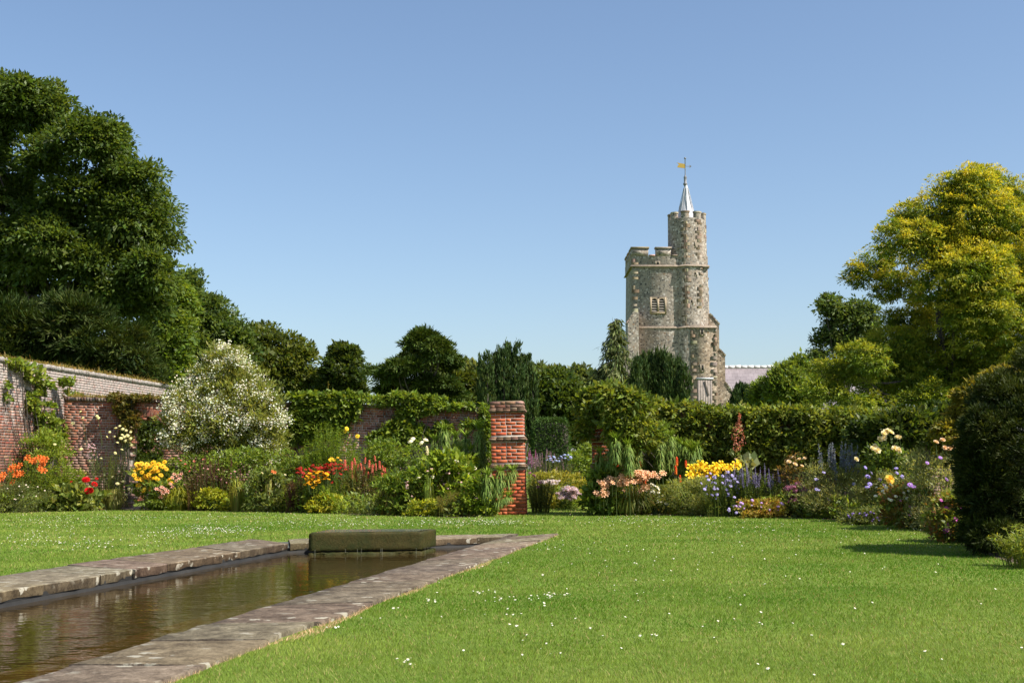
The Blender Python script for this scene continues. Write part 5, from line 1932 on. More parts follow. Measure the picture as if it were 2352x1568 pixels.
def climber(name, label, blist, D, cols, n, nl, cr, L, Wd, base_px, thick=0.22, cat="climber", stems_to=True, Dof=None, **kw):
    bl = []
    for b in blist:
        Dz = Dof(b[0]) if Dof else D
        s = Dz / F
        bl.append((W(b[0], b[1], Dz), np.array([b[2] * s, b[4] if len(b) > 4 else thick, b[3] * s])))
    D0 = Dof(base_px) if Dof else D
    base = W(base_px, 1079, D0)
    base[2] = 0
    t = thing(name, label, cat, base)
    mk("foliage", [(*crown(bl, n, nl, cr, L=L, Wd=Wd, cols=cols, shrink=0.35, **kw), 0)], [LEAF], t)
    lim = []
    for c, r in bl:
        for q in range(2):
            e = c + rng.uniform(-0.7, 0.7, 3) * r
            tt = np.linspace(0, 1, 5)[:, None]
            pth = base + (e - base) * tt + rng.normal(0, 0.06, (5, 3)) * [1, 0.3, 1]
            pth[0] = base
            lim.append(pth)
    mk("stems", [(*tubes(np.array(lim), 0.02, 0.006, 5), 0)], [BARK], t)
    return t


LD = lambda px: m0[1] + (m1[1] - m0[1]) * mid_x(px) / Lm
G1 = [(0.061, 0.104, 0.020), (0.098, 0.152, 0.027), (0.134, 0.201, 0.037)]
G2 = [(0.086, 0.144, 0.021), (0.127, 0.196, 0.029), (0.172, 0.241, 0.040)]
G3 = [(0.055, 0.085, 0.027), (0.091, 0.128, 0.043), (0.134, 0.171, 0.061)]
GREY = [(0.085, 0.11, 0.062), (0.13, 0.16, 0.095), (0.18, 0.21, 0.13)]
LIME = [(0.172, 0.218, 0.023), (0.253, 0.287, 0.034), (0.138, 0.196, 0.023)]
DARK_G = [(0.034, 0.063, 0.014), (0.057, 0.092, 0.021), (0.081, 0.127, 0.025)]
BRN = [(0.075, 0.045, 0.028), (0.11, 0.075, 0.04), (0.09, 0.09, 0.035)]

# --- climbers
climber("wall_creeper", "large leaved green creeper hanging over the middle of the weathered brick wall", [(745, 914, 88, 7), (690, 960, 32, 34), (740, 938, 50, 20), (785, 950, 36, 24), (715, 985, 46, 30), (812, 935, 18, 12), (675, 1000, 30, 24), (760, 985, 36, 18), (700, 930, 22, 14)], 0, G1, 520, 26, 0.11, 0.13, 0.095, 730, Dof=lambda x: LD(x) - 0.1, thick=0.15, wup=-0.2, droop=0.2, flat=0.9)
climber("wall_creeper", "creeper spilling from a mound on the wall top beside the pillar", [(925, 916, 42, 12), (975, 921, 55, 8), (1045, 935, 55, 4), (885, 926, 30, 7), (940, 950, 26, 26), (915, 985, 34, 22), (945, 1000, 46, 24), (880, 1005, 30, 16), (985, 945, 24, 6), (1018, 985, 24, 14), (1080, 975, 20, 6), (1112, 955, 7, 24), (1120, 990, 9, 44), (1116, 1040, 9, 40), (840, 917, 50, 4)], 0, G1, 560, 26, 0.10, 0.105, 0.05, 930, Dof=lambda x: LD(x) - 0.1, thick=0.15, wup=-0.1, droop=0.2, flat=0.9)
climber("wall_vine", "thin light green vine trailing down the whitewashed wall", [(70, 862, 26, 20), (30, 842, 34, 10), (95, 882, 24, 26), (75, 925, 20, 26), (100, 950, 26, 30), (150, 880, 26, 8), (10, 900, 14, 30), (120, 990, 34, 30), (10, 836, 44, 14), (45, 850, 30, 12), (165, 915, 16, 18)], 0, G1 + [(0.16, 0.2, 0.05)], 210, 22, 0.14, 0.10, 0.075, 95, Dof=lambda x: 34.0 + x * 0.018, thick=0.16)
climber("arch_creeper", "scrambling brownish green creeper beside the arched doorway", [(285, 940, 26, 20), (300, 965, 22, 24), (270, 915, 20, 10), (320, 915, 40, 6), (290, 1000, 14, 30)], 0, [(0.06, 0.075, 0.02), (0.10, 0.10, 0.03), (0.12, 0.085, 0.035)], 170, 24, 0.1, 0.085, 0.045, 292, Dof=lambda x: LD(x) - 0.14, thick=0.13)
rD = lambda x: (28.6 if x < 1475 else rw0[1] + (rw1[1] - rw0[1]) * np.clip((x - 1440) / 820.0, -0.15, 1)) - (0.5 if 1395 < x < 1475 else 0)
climber("hedge_creeper", "thick green creeper swallowing the wall and the right hand pillar top", [(1395, 915, 52, 28), (1350, 945, 30, 36), (1440, 925, 60, 36), (1420, 955, 40, 30), (1490, 955, 60, 40), (1460, 1000, 60, 40), (1560, 965, 60, 40), (1560, 1020, 70, 40), (1640, 975, 60, 40), (1640, 1030, 70, 40),
        (1720, 985, 60, 42), (1720, 1035, 70, 40), (1800, 985, 60, 40), (1800, 1035, 70, 40), (1880, 990, 60, 40), (1880, 1040, 70, 40), (1960, 1000, 60, 40), (1960, 1050, 70, 40), (2040, 1010, 60, 40), (2040, 1060, 70, 40), (2120, 1020, 60, 45), (1340, 985, 14, 26),
        (1500, 1050, 60, 30), (1425, 990, 34, 34), (1425, 950, 36, 36), (1420, 912, 48, 24), (1390, 902, 40, 14), (1720, 948, 60, 14), (1800, 950, 60, 16), (1880, 954, 60, 16), (1960, 958, 60, 18), (2040, 964, 60, 18), (2120, 972, 60, 18)], 0, [(0.05, 0.085, 0.016), (0.08, 0.12, 0.022), (0.115, 0.155, 0.032), (0.14, 0.175, 0.042)], 2300, 26, 0.155, 0.115, 0.05, 1600, Dof=lambda x: rD(x) - 0.25, thick=0.34, wup=-0.15, droop=0.25, flat=0.8, shell=(0.75, 1.05))

# --- white flowering shrub
def white_shrub():
    D = 34.2
    bl = blobs_px([(505, 812, 16, 20), (540, 828, 20, 16), (455, 872, 24, 20), (590, 905, 26, 22), (640, 965, 22, 22), (395, 955, 20, 16), (632, 1030, 26, 26), (388, 1000, 20, 20), (520, 850, 58, 52), (480, 900, 70, 50), (560, 900, 60, 50), (440, 950, 62, 50), (600, 960, 46, 56), (510, 960, 100, 60), (430, 1000, 50, 34), (580, 1020, 56, 40), (500, 1030, 70, 30), (615, 1000, 28, 50), (400, 930, 26, 30), (530, 815, 26, 20), (500, 870, 44, 44), (570, 1045, 60, 26), (470, 1035, 60, 30), (520, 1010, 90, 46), (420, 985, 54, 40), (610, 1010, 44, 46), (545, 930, 80, 60)], D, 0.9, 0.35)
    base = W(510, 1080, D)
    base[2] = 0
    t = thing("flowering_shrub", "tall loose shrub covered in white blossom in front of the wall", "shrub", base)
    mk("trunk", trunk_parts(base, bl, 0.07, 10), [BARK], t, smooth=True)
    mk("foliage", [(*crown(bl, 1000, 40, 0.15, flat=1.1, wout=0.8, wup=0.5, wr=0.5, L=0.115, Wd=0.026, cols=[(0.10, 0.135, 0.04), (0.15, 0.19, 0.065), (0.2, 0.235, 0.095)], shell=(0.55, 1.22), shrink=0.5), 0)], [LEAF], t)
    # blossom sprays: 100 as parts, the rest one part
    def spray(P, n=13, r=0.07):
        q = P + rng.normal(size=(n, 3)) * r
        return leaves(q, rng.normal(size=(n, 3)), rng.normal(size=(n, 3)) + [0.3, -0.6, 0.6], 0.05, 0.042, pal([(0.78, 0.77, 0.67), (0.70, 0.69, 0.54)], n, 0.08))
    pts = []
    for c, r in bl:
        k = int(30 + 260 * r[0] * r[2])
        u = unit(rng.normal(size=(k, 3)) + [0.15, -0.5, 0.2])
        pts.append(c + u * r * rng.uniform(0.8, 1.16, (k, 1)))
    pts = np.concatenate(pts)
    nz = vnoise(pts[:, 0] + 40, pts[:, 2] * 1.3 + 40, 0.34, 21) * 0.7 + 0.3 * vnoise(pts[:, 0] + 40, pts[:, 2] + 40, 0.12, 22)
    pts = pts[nz > 0.5]
    rng.shuffle(pts)
    for P in pts[:100]:
        mk("blossom", [(*spray(P), 0)], [PETAL], t, loc=P)
    V = [spray(P, 11) for P in pts[100:]]
    o_ = mk("blossom", [(*v, 0) for v in V], [PETAL], t)
    o_["kind"] = "stuff"


white_shrub()

# --- left border, back to front
BORDER_G = "plants of the left flower border"
plant("ferny_shrub", "bushy bright green shrub in front of the whitewashed wall", "shrub", 45, 175, 985, 1100, "bush", G2, 9000, 0.085, 0.022, D=35.0, dep=0.7, nl=36, wup=0.5)
plant("tall_perennial", "tall leafy green perennial behind the orange lilies", "plant", -60, 60, 1030, 1110, "stems", G1, 2600, 0.10, 0.02, D=34.6, dep=0.6, ns=70)
lily = dict(k="lily", c1=(0.75, 0.17, 0.03), c2=(0.55, 0.2, 0.05), s=0.09, tilt=0.9, stalk=0.3)
plant("orange_lily", "orange lilies in loose heads at the far left of the border", "lily", -40, 130, 1060, 1165, "stems", G1, 3800, 0.11, 0.02, D=34.0, dep=0.6, ns=90,
      fl=[dict(lily, pts=[(3, 1098), (24, 1076), (30, 1070), (36, 1075), (36, 1088), (44, 1090), (50, 1086), (72, 1056), (62, 1050), (78, 1060), (82, 1052), (90, 1050), (95, 1056), (100, 1060), (98, 1050), (105, 1053), (96, 1068), (92, 1076), (100, 1080), (45, 1068), (28, 1107), (8, 1089)])])
plant("grey_herb", "grey green feathery mound at the lawn edge far left", "plant", -60, 112, 1108, 1178, "bush", [(0.06, 0.085, 0.035), (0.09, 0.115, 0.05)], 8000, 0.055, 0.012, nl=34, fl=[dict(k="button", c1=(0.7, 0.6, 0.5), s=0.018, box=[(14, 0, 105, 1112, 1150)], stalk=0.1)])
plant("leafy_perennial", "dark green upright foliage behind the red dahlias", "plant", 95, 205, 1068, 1165, "stems", G1, 3400, 0.12, 0.028, D=34.2, dep=0.5, ns=60)
plant("red_dahlia", "red dahlias above broad pale green leaves beside the earth path", "dahlia", 105, 235, 1122, 1174, "bush", [(0.085, 0.125, 0.04), (0.12, 0.165, 0.05), (0.17, 0.21, 0.075)], 1700, 0.16, 0.10, nl=14, cr=0.17, wup=0.2,
      fl=[dict(k="pom", c1=(0.62, 0.01, 0.012), s=0.105, pts=[(207, 1126), (202, 1127), (200, 1101), (196, 1102), (217, 1112)], stalk=0.4, dd=-0.9), dict(k="pom", c1=(0.55, 0.02, 0.02), s=0.05, pts=[(222, 1099), (164, 1106)], stalk=0.3)])
plant("pale_scabious", "wiry stems carrying pale yellow button flowers against the brick wall", "plant", 195, 300, 1040, 1168, "stems", [(0.07, 0.10, 0.03), (0.11, 0.14, 0.05)], 3000, 0.10, 0.016, D=34.6, dep=0.5, ns=80,
      fl=[dict(k="button", c1=(0.74, 0.68, 0.34), c2=(0.66, 0.62, 0.26), s=0.042, pts=[(282, 985), (290, 988), (300, 992), (275, 978), (266, 983), (281, 998), (285, 1003), (278, 1006), (293, 1000), (300, 1007), (303, 1022), (288, 1012), (262, 1002), (270, 1016), (280, 1032), (246, 1003), (252, 992), (308, 1040), (265, 1040), (232, 1052), (205, 1057), (186, 1031), (223, 955), (226, 960), (190, 960), (167, 972), (185, 945), (126, 1020), (240, 1090), (258, 1095), (270, 1110), (284, 1105), (296, 1122), (302, 1128), (310, 1122), (290, 1135)], stalk=0.75),
          dict(k="button", c1=(0.55, 0.35, 0.36), s=0.022, box=[(26, 196, 222, 1015, 1058)], stalk=0.4)])
plant("grassy_edge_plant", "pale grassy tuft flopping over the left edge of the earth path", "grass", 225, 300, 1120, 1172, "strap", [(0.12, 0.14, 0.045), (0.17, 0.18, 0.07), (0.09, 0.12, 0.035)], 620, 0.3, 0.014)
plant("yellow_coneflower", "mound of bright yellow daisy flowers right of the doorway", "plant", 308, 400, 1058, 1150, "bush", G1, 3600, 0.10, 0.035, D=33.4, dep=0.45, nl=22,
      fl=[dict(k="daisy", c1=(0.78, 0.47, 0.02), c2=(0.55, 0.26, 0.015), s=0.082, tilt=0.9, stalk=0.2, pts=[(316, 1066), (312, 1078), (320, 1074), (326, 1084), (333, 1073), (338, 1066), (345, 1070), (352, 1062), (357, 1073), (362, 1080), (350, 1082), (342, 1088), (335, 1094), (325, 1100), (315, 1098), (345, 1098), (356, 1096), (362, 1100), (370, 1090), (330, 1108), (318, 1114), (340, 1110), (352, 1112), (366, 1110), (346, 1122), (330, 1124), (358, 1126), (374, 1070), (382, 1076), (388, 1100), (392, 1108), (378, 1060), (364, 1066), (325, 1064), (348, 1130), (308, 1090)], dd=-0.95)])
plant("peach_penstemon", "low plant with peach pink blooms in front of the yellow daisies", "plant", 345, 425, 1100, 1160, "bush", G1, 1600, 0.09, 0.03, D=32.9, dep=0.35,
      fl=[dict(k="lily", c1=(0.78, 0.42, 0.32), c2=(0.75, 0.3, 0.15), s=0.06, tilt=0.8, stalk=0.2, pts=[(400, 1088), (407, 1092), (396, 1096), (412, 1098), (416, 1088), (372, 1118), (380, 1122), (385, 1128), (375, 1130), (368, 1126), (360, 1122), (396, 1118), (370, 1140), (404, 1104), (392, 1110), (384, 1138)])])
plant("daylily_clump", "arching yellow green strap leaves beside the earth path", "plant", 352, 460, 1118, 1173, "strap", [(0.17, 0.20, 0.025), (0.24, 0.26, 0.035), (0.12, 0.17, 0.02)], 560, 0.3, 0.026)
plant("rose_bush", "leafy rose bush at the foot of the white flowering shrub", "shrub", 395, 500, 1038, 1130, "bush", G1, 3600, 0.075, 0.04, D=33.6, dep=0.5, fl=[dict(k="rose", c1=(0.75, 0.3, 0.25), c2=(0.8, 0.5, 0.4), s=0.035, box=[(9, 400, 490, 1045, 1100)], stalk=0.1)])
plant("leafy_shrub", "plain green leafy shrub filling in below the white blossom", "shrub", 455, 665, 1025, 1110, "bush", G1, 9000, 0.075, 0.036, D=33.0, dep=0.6, nl=30)
plant("bronze_penstemon", "bronze stemmed airy plant with spent reddish seed heads", "plant", 425, 565, 1052, 1165, "stems", BRN, 4200, 0.06, 0.012, D=32.7, dep=0.5, ns=120, upright=0.8, fl=[dict(k="spike", c1=(0.16, 0.06, 0.05), c2=(0.10, 0.045, 0.04), s=0.24, box=[(30, 430, 560, 1055, 1110)], stalk=0.3), dict(k="button", c1=(0.6, 0.3, 0.28), s=0.02, box=[(10, 430, 560, 1065, 1115)], stalk=0.1)])
plant("yellow_foliage_plant", "low yellow green bushy foliage along the lawn edge", "plant", 455, 540, 1122, 1174, "bush", LIME, 2600, 0.06, 0.028)
plant("iris_clump", "upright sword leaves among the bronze stems", "plant", 515, 575, 1095, 1175, "strap", [(0.13, 0.17, 0.03), (0.2, 0.21, 0.05), (0.09, 0.13, 0.03)], 260, 0.3, 0.024, spread=0.5)
plant("sage_clump", "dull grey green leafy clump with one orange flower", "plant", 560, 670, 1085, 1176, "bush", G3, 3600, 0.11, 0.04, fl=[dict(k="lily", c1=(0.7, 0.16, 0.05), c2=(0.7, 0.35, 0.1), s=0.07, pts=[(629, 1083)], stalk=0.3), dict(k="rose", c1=(0.72, 0.68, 0.5), s=0.035, pts=[(635, 1112), (640, 1116), (602, 1086), (655, 1090)], stalk=0.2)])
plant("iris_clump", "upright pale sword leaves left of the purple brown plant", "plant", 598, 640, 1078, 1176, "strap", [(0.14, 0.17, 0.05), (0.2, 0.21, 0.07)], 160, 0.3, 0.022, spread=0.4)
plant("purple_leaf_plant", "purple brown fine leaved plant in front of the red heleniums", "plant", 652, 722, 1098, 1177, "stems", [(0.075, 0.042, 0.035), (0.11, 0.065, 0.05), (0.14, 0.09, 0.06)], 3600, 0.05, 0.012, ns=110, upright=0.8, fl=[dict(k="button", c1=(0.65, 0.35, 0.35), s=0.02, box=[(8, 660, 720, 1110, 1150)], stalk=0.1)])
plant("green_shrub", "wide leafy green shrub below the large leaved creeper", "shrub", 645, 770, 1020, 1110, "bush", G1, 7000, 0.075, 0.035, D=32.6, dep=0.6, nl=28)
plant("tall_sunflower_plant", "tall bright green perennial with a few yellow blooms against the brick", "plant", 690, 830, 975, 1110, "stems", [(0.075, 0.13, 0.018), (0.11, 0.17, 0.025)], 7000, 0.10, 0.024, D=32.2, dep=0.5, ns=150, upright=0.8, fl=[dict(k="daisy", c1=(0.78, 0.55, 0.03), c2=(0.6, 0.4, 0.02), s=0.06, tilt=0.9, stalk=0.2, pts=[(797, 984), (792, 990), (821, 1001)])])
plant("green_shrub", "leafy mid green shrub behind the coral spires", "shrub", 825, 1000, 1000, 1110, "bush", [(0.06, 0.105, 0.018), (0.09, 0.15, 0.024), (0.13, 0.19, 0.035)], 9500, 0.075, 0.03, D=31.4, dep=0.5, nl=30)
RD = dict(k="daisy", c1=(0.42, 0.022, 0.012), c2=(0.14, 0.04, 0.015), s=0.05, tilt=0.35, stalk=0.25)
plant("red_helenium", "wide drift of dark red daisy flowers", "helenium", 678, 800, 1072, 1150, "stems", G1, 3400, 0.10, 0.02, D=30.9, dep=0.4, ns=110, upright=0.85, fl=[dict(RD, box=[(52, 722, 800, 1062, 1090), (34, 680, 745, 1066, 1092), (8, 690, 790, 1085, 1108)])])
plant("yellow_helenium", "golden yellow daisy flowers just below the red drift", "helenium", 695, 765, 1098, 1160, "stems", G1, 1700, 0.10, 0.02, D=30.5, dep=0.3, ns=60, upright=0.85, fl=[dict(RD, c1=(0.80, 0.44, 0.012), c2=(0.5, 0.2, 0.01), box=[(34, 705, 758, 1080, 1108), (16, 696, 730, 1096, 1120)]), dict(RD, c1=(0.8, 0.5, 0.03), c2=(0.5, 0.25, 0.02), s=0.05, pts=[(762, 1052), (768, 1056), (776, 1050), (783, 1056), (758, 1056)], stalk=0.4)])
plant("lime_spurge", "dense lime yellow mound at the lawn edge", "plant", 708, 795, 1135, 1179, "bush", LIME + [(0.28, 0.28, 0.035)], 3600, 0.06, 0.026, nl=26)
plant("coral_penstemon", "pale stems with coral red flower spires rising behind the lime mound", "plant", 785, 885, 1062, 1176, "stems", [(0.11, 0.13, 0.04), (0.16, 0.17, 0.06), (0.09, 0.12, 0.035)], 5200, 0.075, 0.018, ns=130, upright=0.8,
      fl=[dict(k="poker", c1=(0.66, 0.15, 0.09), c2=(0.66, 0.24, 0.15), s=0.17, name="flower_spike", pts=[(816, 1058), (793, 1064), (838, 1056), (848, 1064), (855, 1074), (864, 1070), (858, 1086), (872, 1067), (880, 1074), (884, 1080), (830, 1070), (822, 1072), (800, 1074), (846, 1090), (876, 1094), (836, 1080), (808, 1068), (862, 1052)], stalk=0.5),
          dict(k="spike", c1=(0.55, 0.16, 0.09), c2=(0.35, 0.17, 0.09), s=0.24, name="flower_spike", box=[(14, 788, 880, 1070, 1120)], stalk=0.2)])
plant("mixed_lily_foliage", "drooping tan tipped leaves of a spent lily at the lawn edge", "plant", 850, 945, 1112, 1184, "strap", [(0.09, 0.12, 0.03), (0.14, 0.15, 0.045), (0.22, 0.18, 0.07)], 420, 0.3, 0.03)
plant("leafy_perennial", "dark green leafy clump behind the drooping spent lily leaves", "plant", 870, 1010, 1085, 1175, "bush", G1, 4800, 0.10, 0.042, D=28.6, dep=0.4)
plant("hydrangea_bush", "broad bright green leafy bush left of the pillar", "shrub", 930, 1105, 1042, 1150, "bush", G2, 4600, 0.135, 0.07, D=28.7, dep=0.5, nl=18, wup=0.3, fl=[dict(k="button", c1=(0.8, 0.74, 0.55), s=0.04, box=[(9, 940, 1100, 1050, 1120)], stalk=0.2)])
plant("white_poker", "cream coloured poker flower standing tall above the green bush", "flower", 965, 1000, 1080, 1150, "strap", G1, 60, 0.3, 0.02, D=28.1, dep=0.2, fl=[dict(k="poker", c1=(0.78, 0.72, 0.5), c2=(0.8, 0.72, 0.42), s=0.2, pts=[(982, 1033)], stalk=0.7), dict(k="button", c1=(0.8, 0.76, 0.55), s=0.05, pts=[(948, 1008), (943, 1014), (968, 1017), (978, 1010)], stalk=0.5)])
plant("seedy_grass", "tangle of straw coloured stems with small pink flowers near the pillar", "plant", 940, 1085, 1095, 1184, "stems", [(0.11, 0.11, 0.04), (0.16, 0.145, 0.06), (0.10, 0.12, 0.035)], 4200, 0.075, 0.016, ns=150, upright=0.8, fl=[dict(k="button", c1=(0.72, 0.42, 0.38), c2=(0.75, 0.55, 0.5), s=0.028, box=[(30, 930, 1120, 1070, 1165)], stalk=0.2), dict(k="button", c1=(0.7, 0.5, 0.06), s=0.05, pts=[(943, 1171)], stalk=0.1)])
plant("yellow_foliage_plant", "small yellow green plant at the lawn edge near the pillar", "plant", 935, 1010, 1148, 1186, "bush", LIME[:2] + G2[:1], 1700, 0.055, 0.026)
plant("leafy_perennial", "bright green low leafy plant filling the corner at the pillar foot", "plant", 1060, 1150, 1095, 1187, "bush", G2, 3400, 0.09, 0.036, fl=[dict(k="button", c1=(0.75, 0.45, 0.42), s=0.028, box=[(10, 1060, 1140, 1100, 1170)], stalk=0.15)])
plant("twiggy_plant", "twiggy olive plant with pinkish buds along the lawn edge", "plant", 1000, 1075, 1128, 1187, "stems", [(0.10, 0.11, 0.035), (0.14, 0.13, 0.05)], 1900, 0.06, 0.014, ns=80, upright=0.8)
MOP = [(0.07, 0.12, 0.03), (0.10, 0.16, 0.042), (0.14, 0.19, 0.055)]
mop_plant("bottlebrush_spurge", "drooping bottle brush foliage stems standing before the brick wall left of the pillar", [(1100, 978, 90, 1095), (1070, 998, 60, 1068), (1020, 985, 40, 1030), (1046, 1000, 60, 1050), (1080, 1030, 70, 1085), (1105, 1010, 90, 1100), (1055, 1035, 60, 1060), (1000, 1010, 50, 1005)], 29.3, "bottlebrush spurges", MOP)
mop_plant("bottlebrush_spurge", "bottle brush foliage stems leaning across the pillar's lower left side", [(1120, 1088, 60, 1115), (1150, 1080, 60, 1130), (1178, 1078, 45, 1110), (1170, 1138, 38, 1090), (1133, 1110, 60, 1120)], 27.6, "bottlebrush spurges", MOP)

# --- bed seen through the gap
plant("yellow_shrub", "yellow green shrub beside the grass gap", "shrub", 1210, 1345, 1080, 1160, "bush", [(0.15, 0.17, 0.03), (0.22, 0.22, 0.045), (0.11, 0.14, 0.03)], 6000, 0.06, 0.028, D=33.4, dep=0.6, nl=28)
plant("green_perennial", "leafy plant with pink and mauve flowers hugging the pillar's right side", "plant", 1208, 1275, 1095, 1172, "stems", [(0.085, 0.11, 0.035), (0.12, 0.14, 0.045)], 2600, 0.06, 0.014, D=29.8, dep=0.4, ns=80, fl=[dict(k="cluster", c1=(0.55, 0.12, 0.3), c2=(0.6, 0.3, 0.4), s=0.05, pts=[(1217, 1086), (1226, 1092), (1240, 1108), (1236, 1118)], stalk=0.2)])
plant("mauve_flowers", "hazy pinkish mauve flower spikes under the clipped hedge", "plant", 1212, 1330, 1045, 1130, "stems", [(0.09, 0.11, 0.045), (0.13, 0.14, 0.06)], 3000, 0.07, 0.016, D=35.5, dep=0.5, ns=90, fl=[dict(k="spike", c1=(0.40, 0.24, 0.33), c2=(0.33, 0.24, 0.28), s=0.26, name="flower_spike", box=[(28, 1215, 1300, 1040, 1085)], stalk=0.2), dict(k="button", c1=(0.34, 0.38, 0.6), s=0.04, box=[(18, 1250, 1320, 1042, 1062)], stalk=0.2)])
plant("white_phlox", "pinkish white phlox dome beside the grass path through the gap", "phlox", 1268, 1336, 1118, 1162, "bush", G1, 1900, 0.07, 0.02, D=32.5, dep=0.4, fl=[dict(k="cluster", c1=(0.78, 0.66, 0.72), c2=(0.7, 0.52, 0.62), s=0.075, box=[(48, 1276, 1332, 1120, 1148)], stalk=0.1), dict(k="cluster", c1=(0.8, 0.74, 0.76), c2=(0.72, 0.6, 0.66), s=0.06, box=[(16, 1240, 1292, 1102, 1112)], stalk=0.15)])
plant("green_hedge_plant", "leafy green planting at the far end of the grass gap", "plant", 1310, 1385, 1020, 1150, "bush", G1, 5000, 0.09, 0.04, D=37.5, dep=0.6, nl=26)
for i, (px, yt) in enumerate(((1239, 1040), (1330, 1046), (1253, 1043))):
    b = W(px, 1079, 40.2)
    b[2] = 0
    ht = W(px, yt, 40.2)[2]
    o_ = mk("stake", [(*tubes(np.array([[b - [0, 0, 0.02], b + [0, 0, ht * 0.5], b + [0.01, 0, ht]]]), 0.035, 0.03, 6, (0.3, 0.26, 0.22)), 0)], [BARK], loc=b)
    o_["label"] = ["weathered post standing left of its neighbour below the clipped hedge", "thin weathered post at the clipped hedge's right corner", "weathered post right of its close neighbour below the clipped hedge"][i]
    o_["category"] = "post"
    o_["group"] = "posts by the clipped hedge"

# --- right border
mop_plant("bottlebrush_spurge", "tall cluster of drooping bottle brush foliage stems before the creeper covered wall", [(1445, 990, 75, 1440), (1462, 1022, 60, 1462), (1478, 1008, 80, 1475), (1515, 983, 100, 1512), (1528, 980, 105, 1520), (1540, 998, 80, 1532), (1572, 1022, 70, 1560), (1590, 1030, 60, 1575), (1600, 1024, 40, 1592), (1505, 1020, 70, 1505), (1560, 1015, 40, 1556)], 28.9, "bottlebrush spurges", MOP)
mop_plant("bottlebrush_spurge", "shorter bottle brush foliage stems standing before the creeper covered pillar", [(1378, 1038, 45, 1385), (1402, 1030, 45, 1402), (1413, 1006, 55, 1415), (1424, 998, 65, 1424), (1443, 1018, 70, 1446)], 27.75, "bottlebrush spurges", MOP)
plant("hydrangea_bush", "dark broad leaved bush at the foot of the creeper covered pillar", "shrub", 1350, 1425, 1068, 1178, "bush", [(0.055, 0.10, 0.018), (0.09, 0.145, 0.028), (0.12, 0.18, 0.04)], 2300, 0.14, 0.08, D=28.0, dep=0.3, nl=16, wup=0.1)
plant("hydrangea_bush", "broad leaved green bush behind the peach daylilies", "shrub", 1420, 1580, 1070, 1140, "bush", [(0.06, 0.105, 0.018), (0.10, 0.155, 0.028)], 3300, 0.135, 0.075, D=29.2, dep=0.4, nl=16, wup=0.2)
POK = dict(k="poker", c1=(0.75, 0.09, 0.02), c2=(0.78, 0.25, 0.03), s=0.19, stalk=0.6, dd=-0.9)
plant("red_hot_poker", "scatter of orange red poker flowers above broad green leaves", "flower", 1400, 1500, 1100, 1150, "strap", G1, 200, 0.3, 0.02, D=28.9, dep=0.35, fl=[dict(POK, pts=[(1406, 1066), (1419, 1077), (1441, 1072), (1470, 1066), (1449, 1090), (1413, 1102), (1460, 1096), (1482, 1108), (1352 + 74, 1092)])])
plant("red_hot_poker", "pair of orange red pokers beside the yellow daylilies", "flower", 1545, 1590, 1100, 1150, "strap", G1, 120, 0.3, 0.02, D=28.5, dep=0.3, fl=[dict(POK, pts=[(1554, 1058), (1575, 1064), (1552, 1078), (1500 + 62, 1098)])])
PL = dict(k="lily", c1=(0.80, 0.46, 0.27), c2=(0.78, 0.55, 0.32), s=0.066, tilt=0.9, stalk=0.3, dd=-1.05)
plant("peach_daylily", "drift of peach coloured daylilies at the right border edge", "daylily", 1362, 1530, 1112, 1180, "strap", [(0.045, 0.075, 0.015), (0.08, 0.115, 0.022), (0.12, 0.14, 0.03), (0.09, 0.05, 0.03)], 760, 0.3, 0.024, D=28.0, dep=0.45,
      fl=[dict(PL, box=[(16, 1366, 1400, 1098, 1140), (28, 1395, 1450, 1090, 1115), (20, 1445, 1500, 1082, 1110), (10, 1470, 1528, 1078, 1100), (6, 1430, 1500, 1112, 1130)])])
plant("bronze_seedheads", "dark bronze stems in the middle of the peach daylilies", "plant", 1405, 1475, 1105, 1180, "stems", BRN, 800, 0.05, 0.012, D=28.1, dep=0.2, ns=26, upright=0.8)
plant("white_daisy", "small white daisies spilling beside the grey mound", "daisy", 1465, 1545, 1112, 1183, "bush", [(0.085, 0.12, 0.035), (0.13, 0.16, 0.05)], 3200, 0.06, 0.014, nl=26, fl=[dict(k="daisy", c1=(0.8, 0.8, 0.72), c2=(0.7, 0.55, 0.1), s=0.034, box=[(26, 1470, 1525, 1110, 1150), (6, 1480, 1540, 1140, 1165)], stalk=0.15)])
plant("yellow_daylily", "bright clear yellow daylilies in front of the creeper wall", "daylily", 1580, 1705, 1082, 1140, "strap", G1, 420, 0.3, 0.024, D=28.1, dep=0.4, fl=[dict(k="lily", c1=(0.82, 0.58, 0.02), c2=(0.75, 0.45, 0.02), s=0.105, tilt=0.9, stalk=0.3, dd=-0.8, pts=[(1590, 1082), (1598, 1072), (1604, 1084), (1612, 1076), (1596, 1092), (1620, 1070), (1628, 1080), (1622, 1088), (1636, 1074), (1642, 1084), (1650, 1076), (1632, 1092), (1588, 1074), (1608, 1066), (1664, 1070), (1670, 1078), (1658, 1066), (1690, 1068), (1698, 1064), (1612, 1094), (1645, 1068), (1676, 1072), (1584, 1090)])])
plant("artemisia_mound", "rounded grey green feathery mound beside the white daisies", "plant", 1532, 1645, 1096, 1185, "bush", [(0.119, 0.161, 0.063), (0.168, 0.210, 0.087), (0.210, 0.252, 0.112)], 8500, 0.055, 0.012, nl=36, wup=0.6)
CG = dict(k="daisy", c1=(0.42, 0.36, 0.72), c2=(0.5, 0.48, 0.5), s=0.036, tilt=0.7, stalk=0.25)
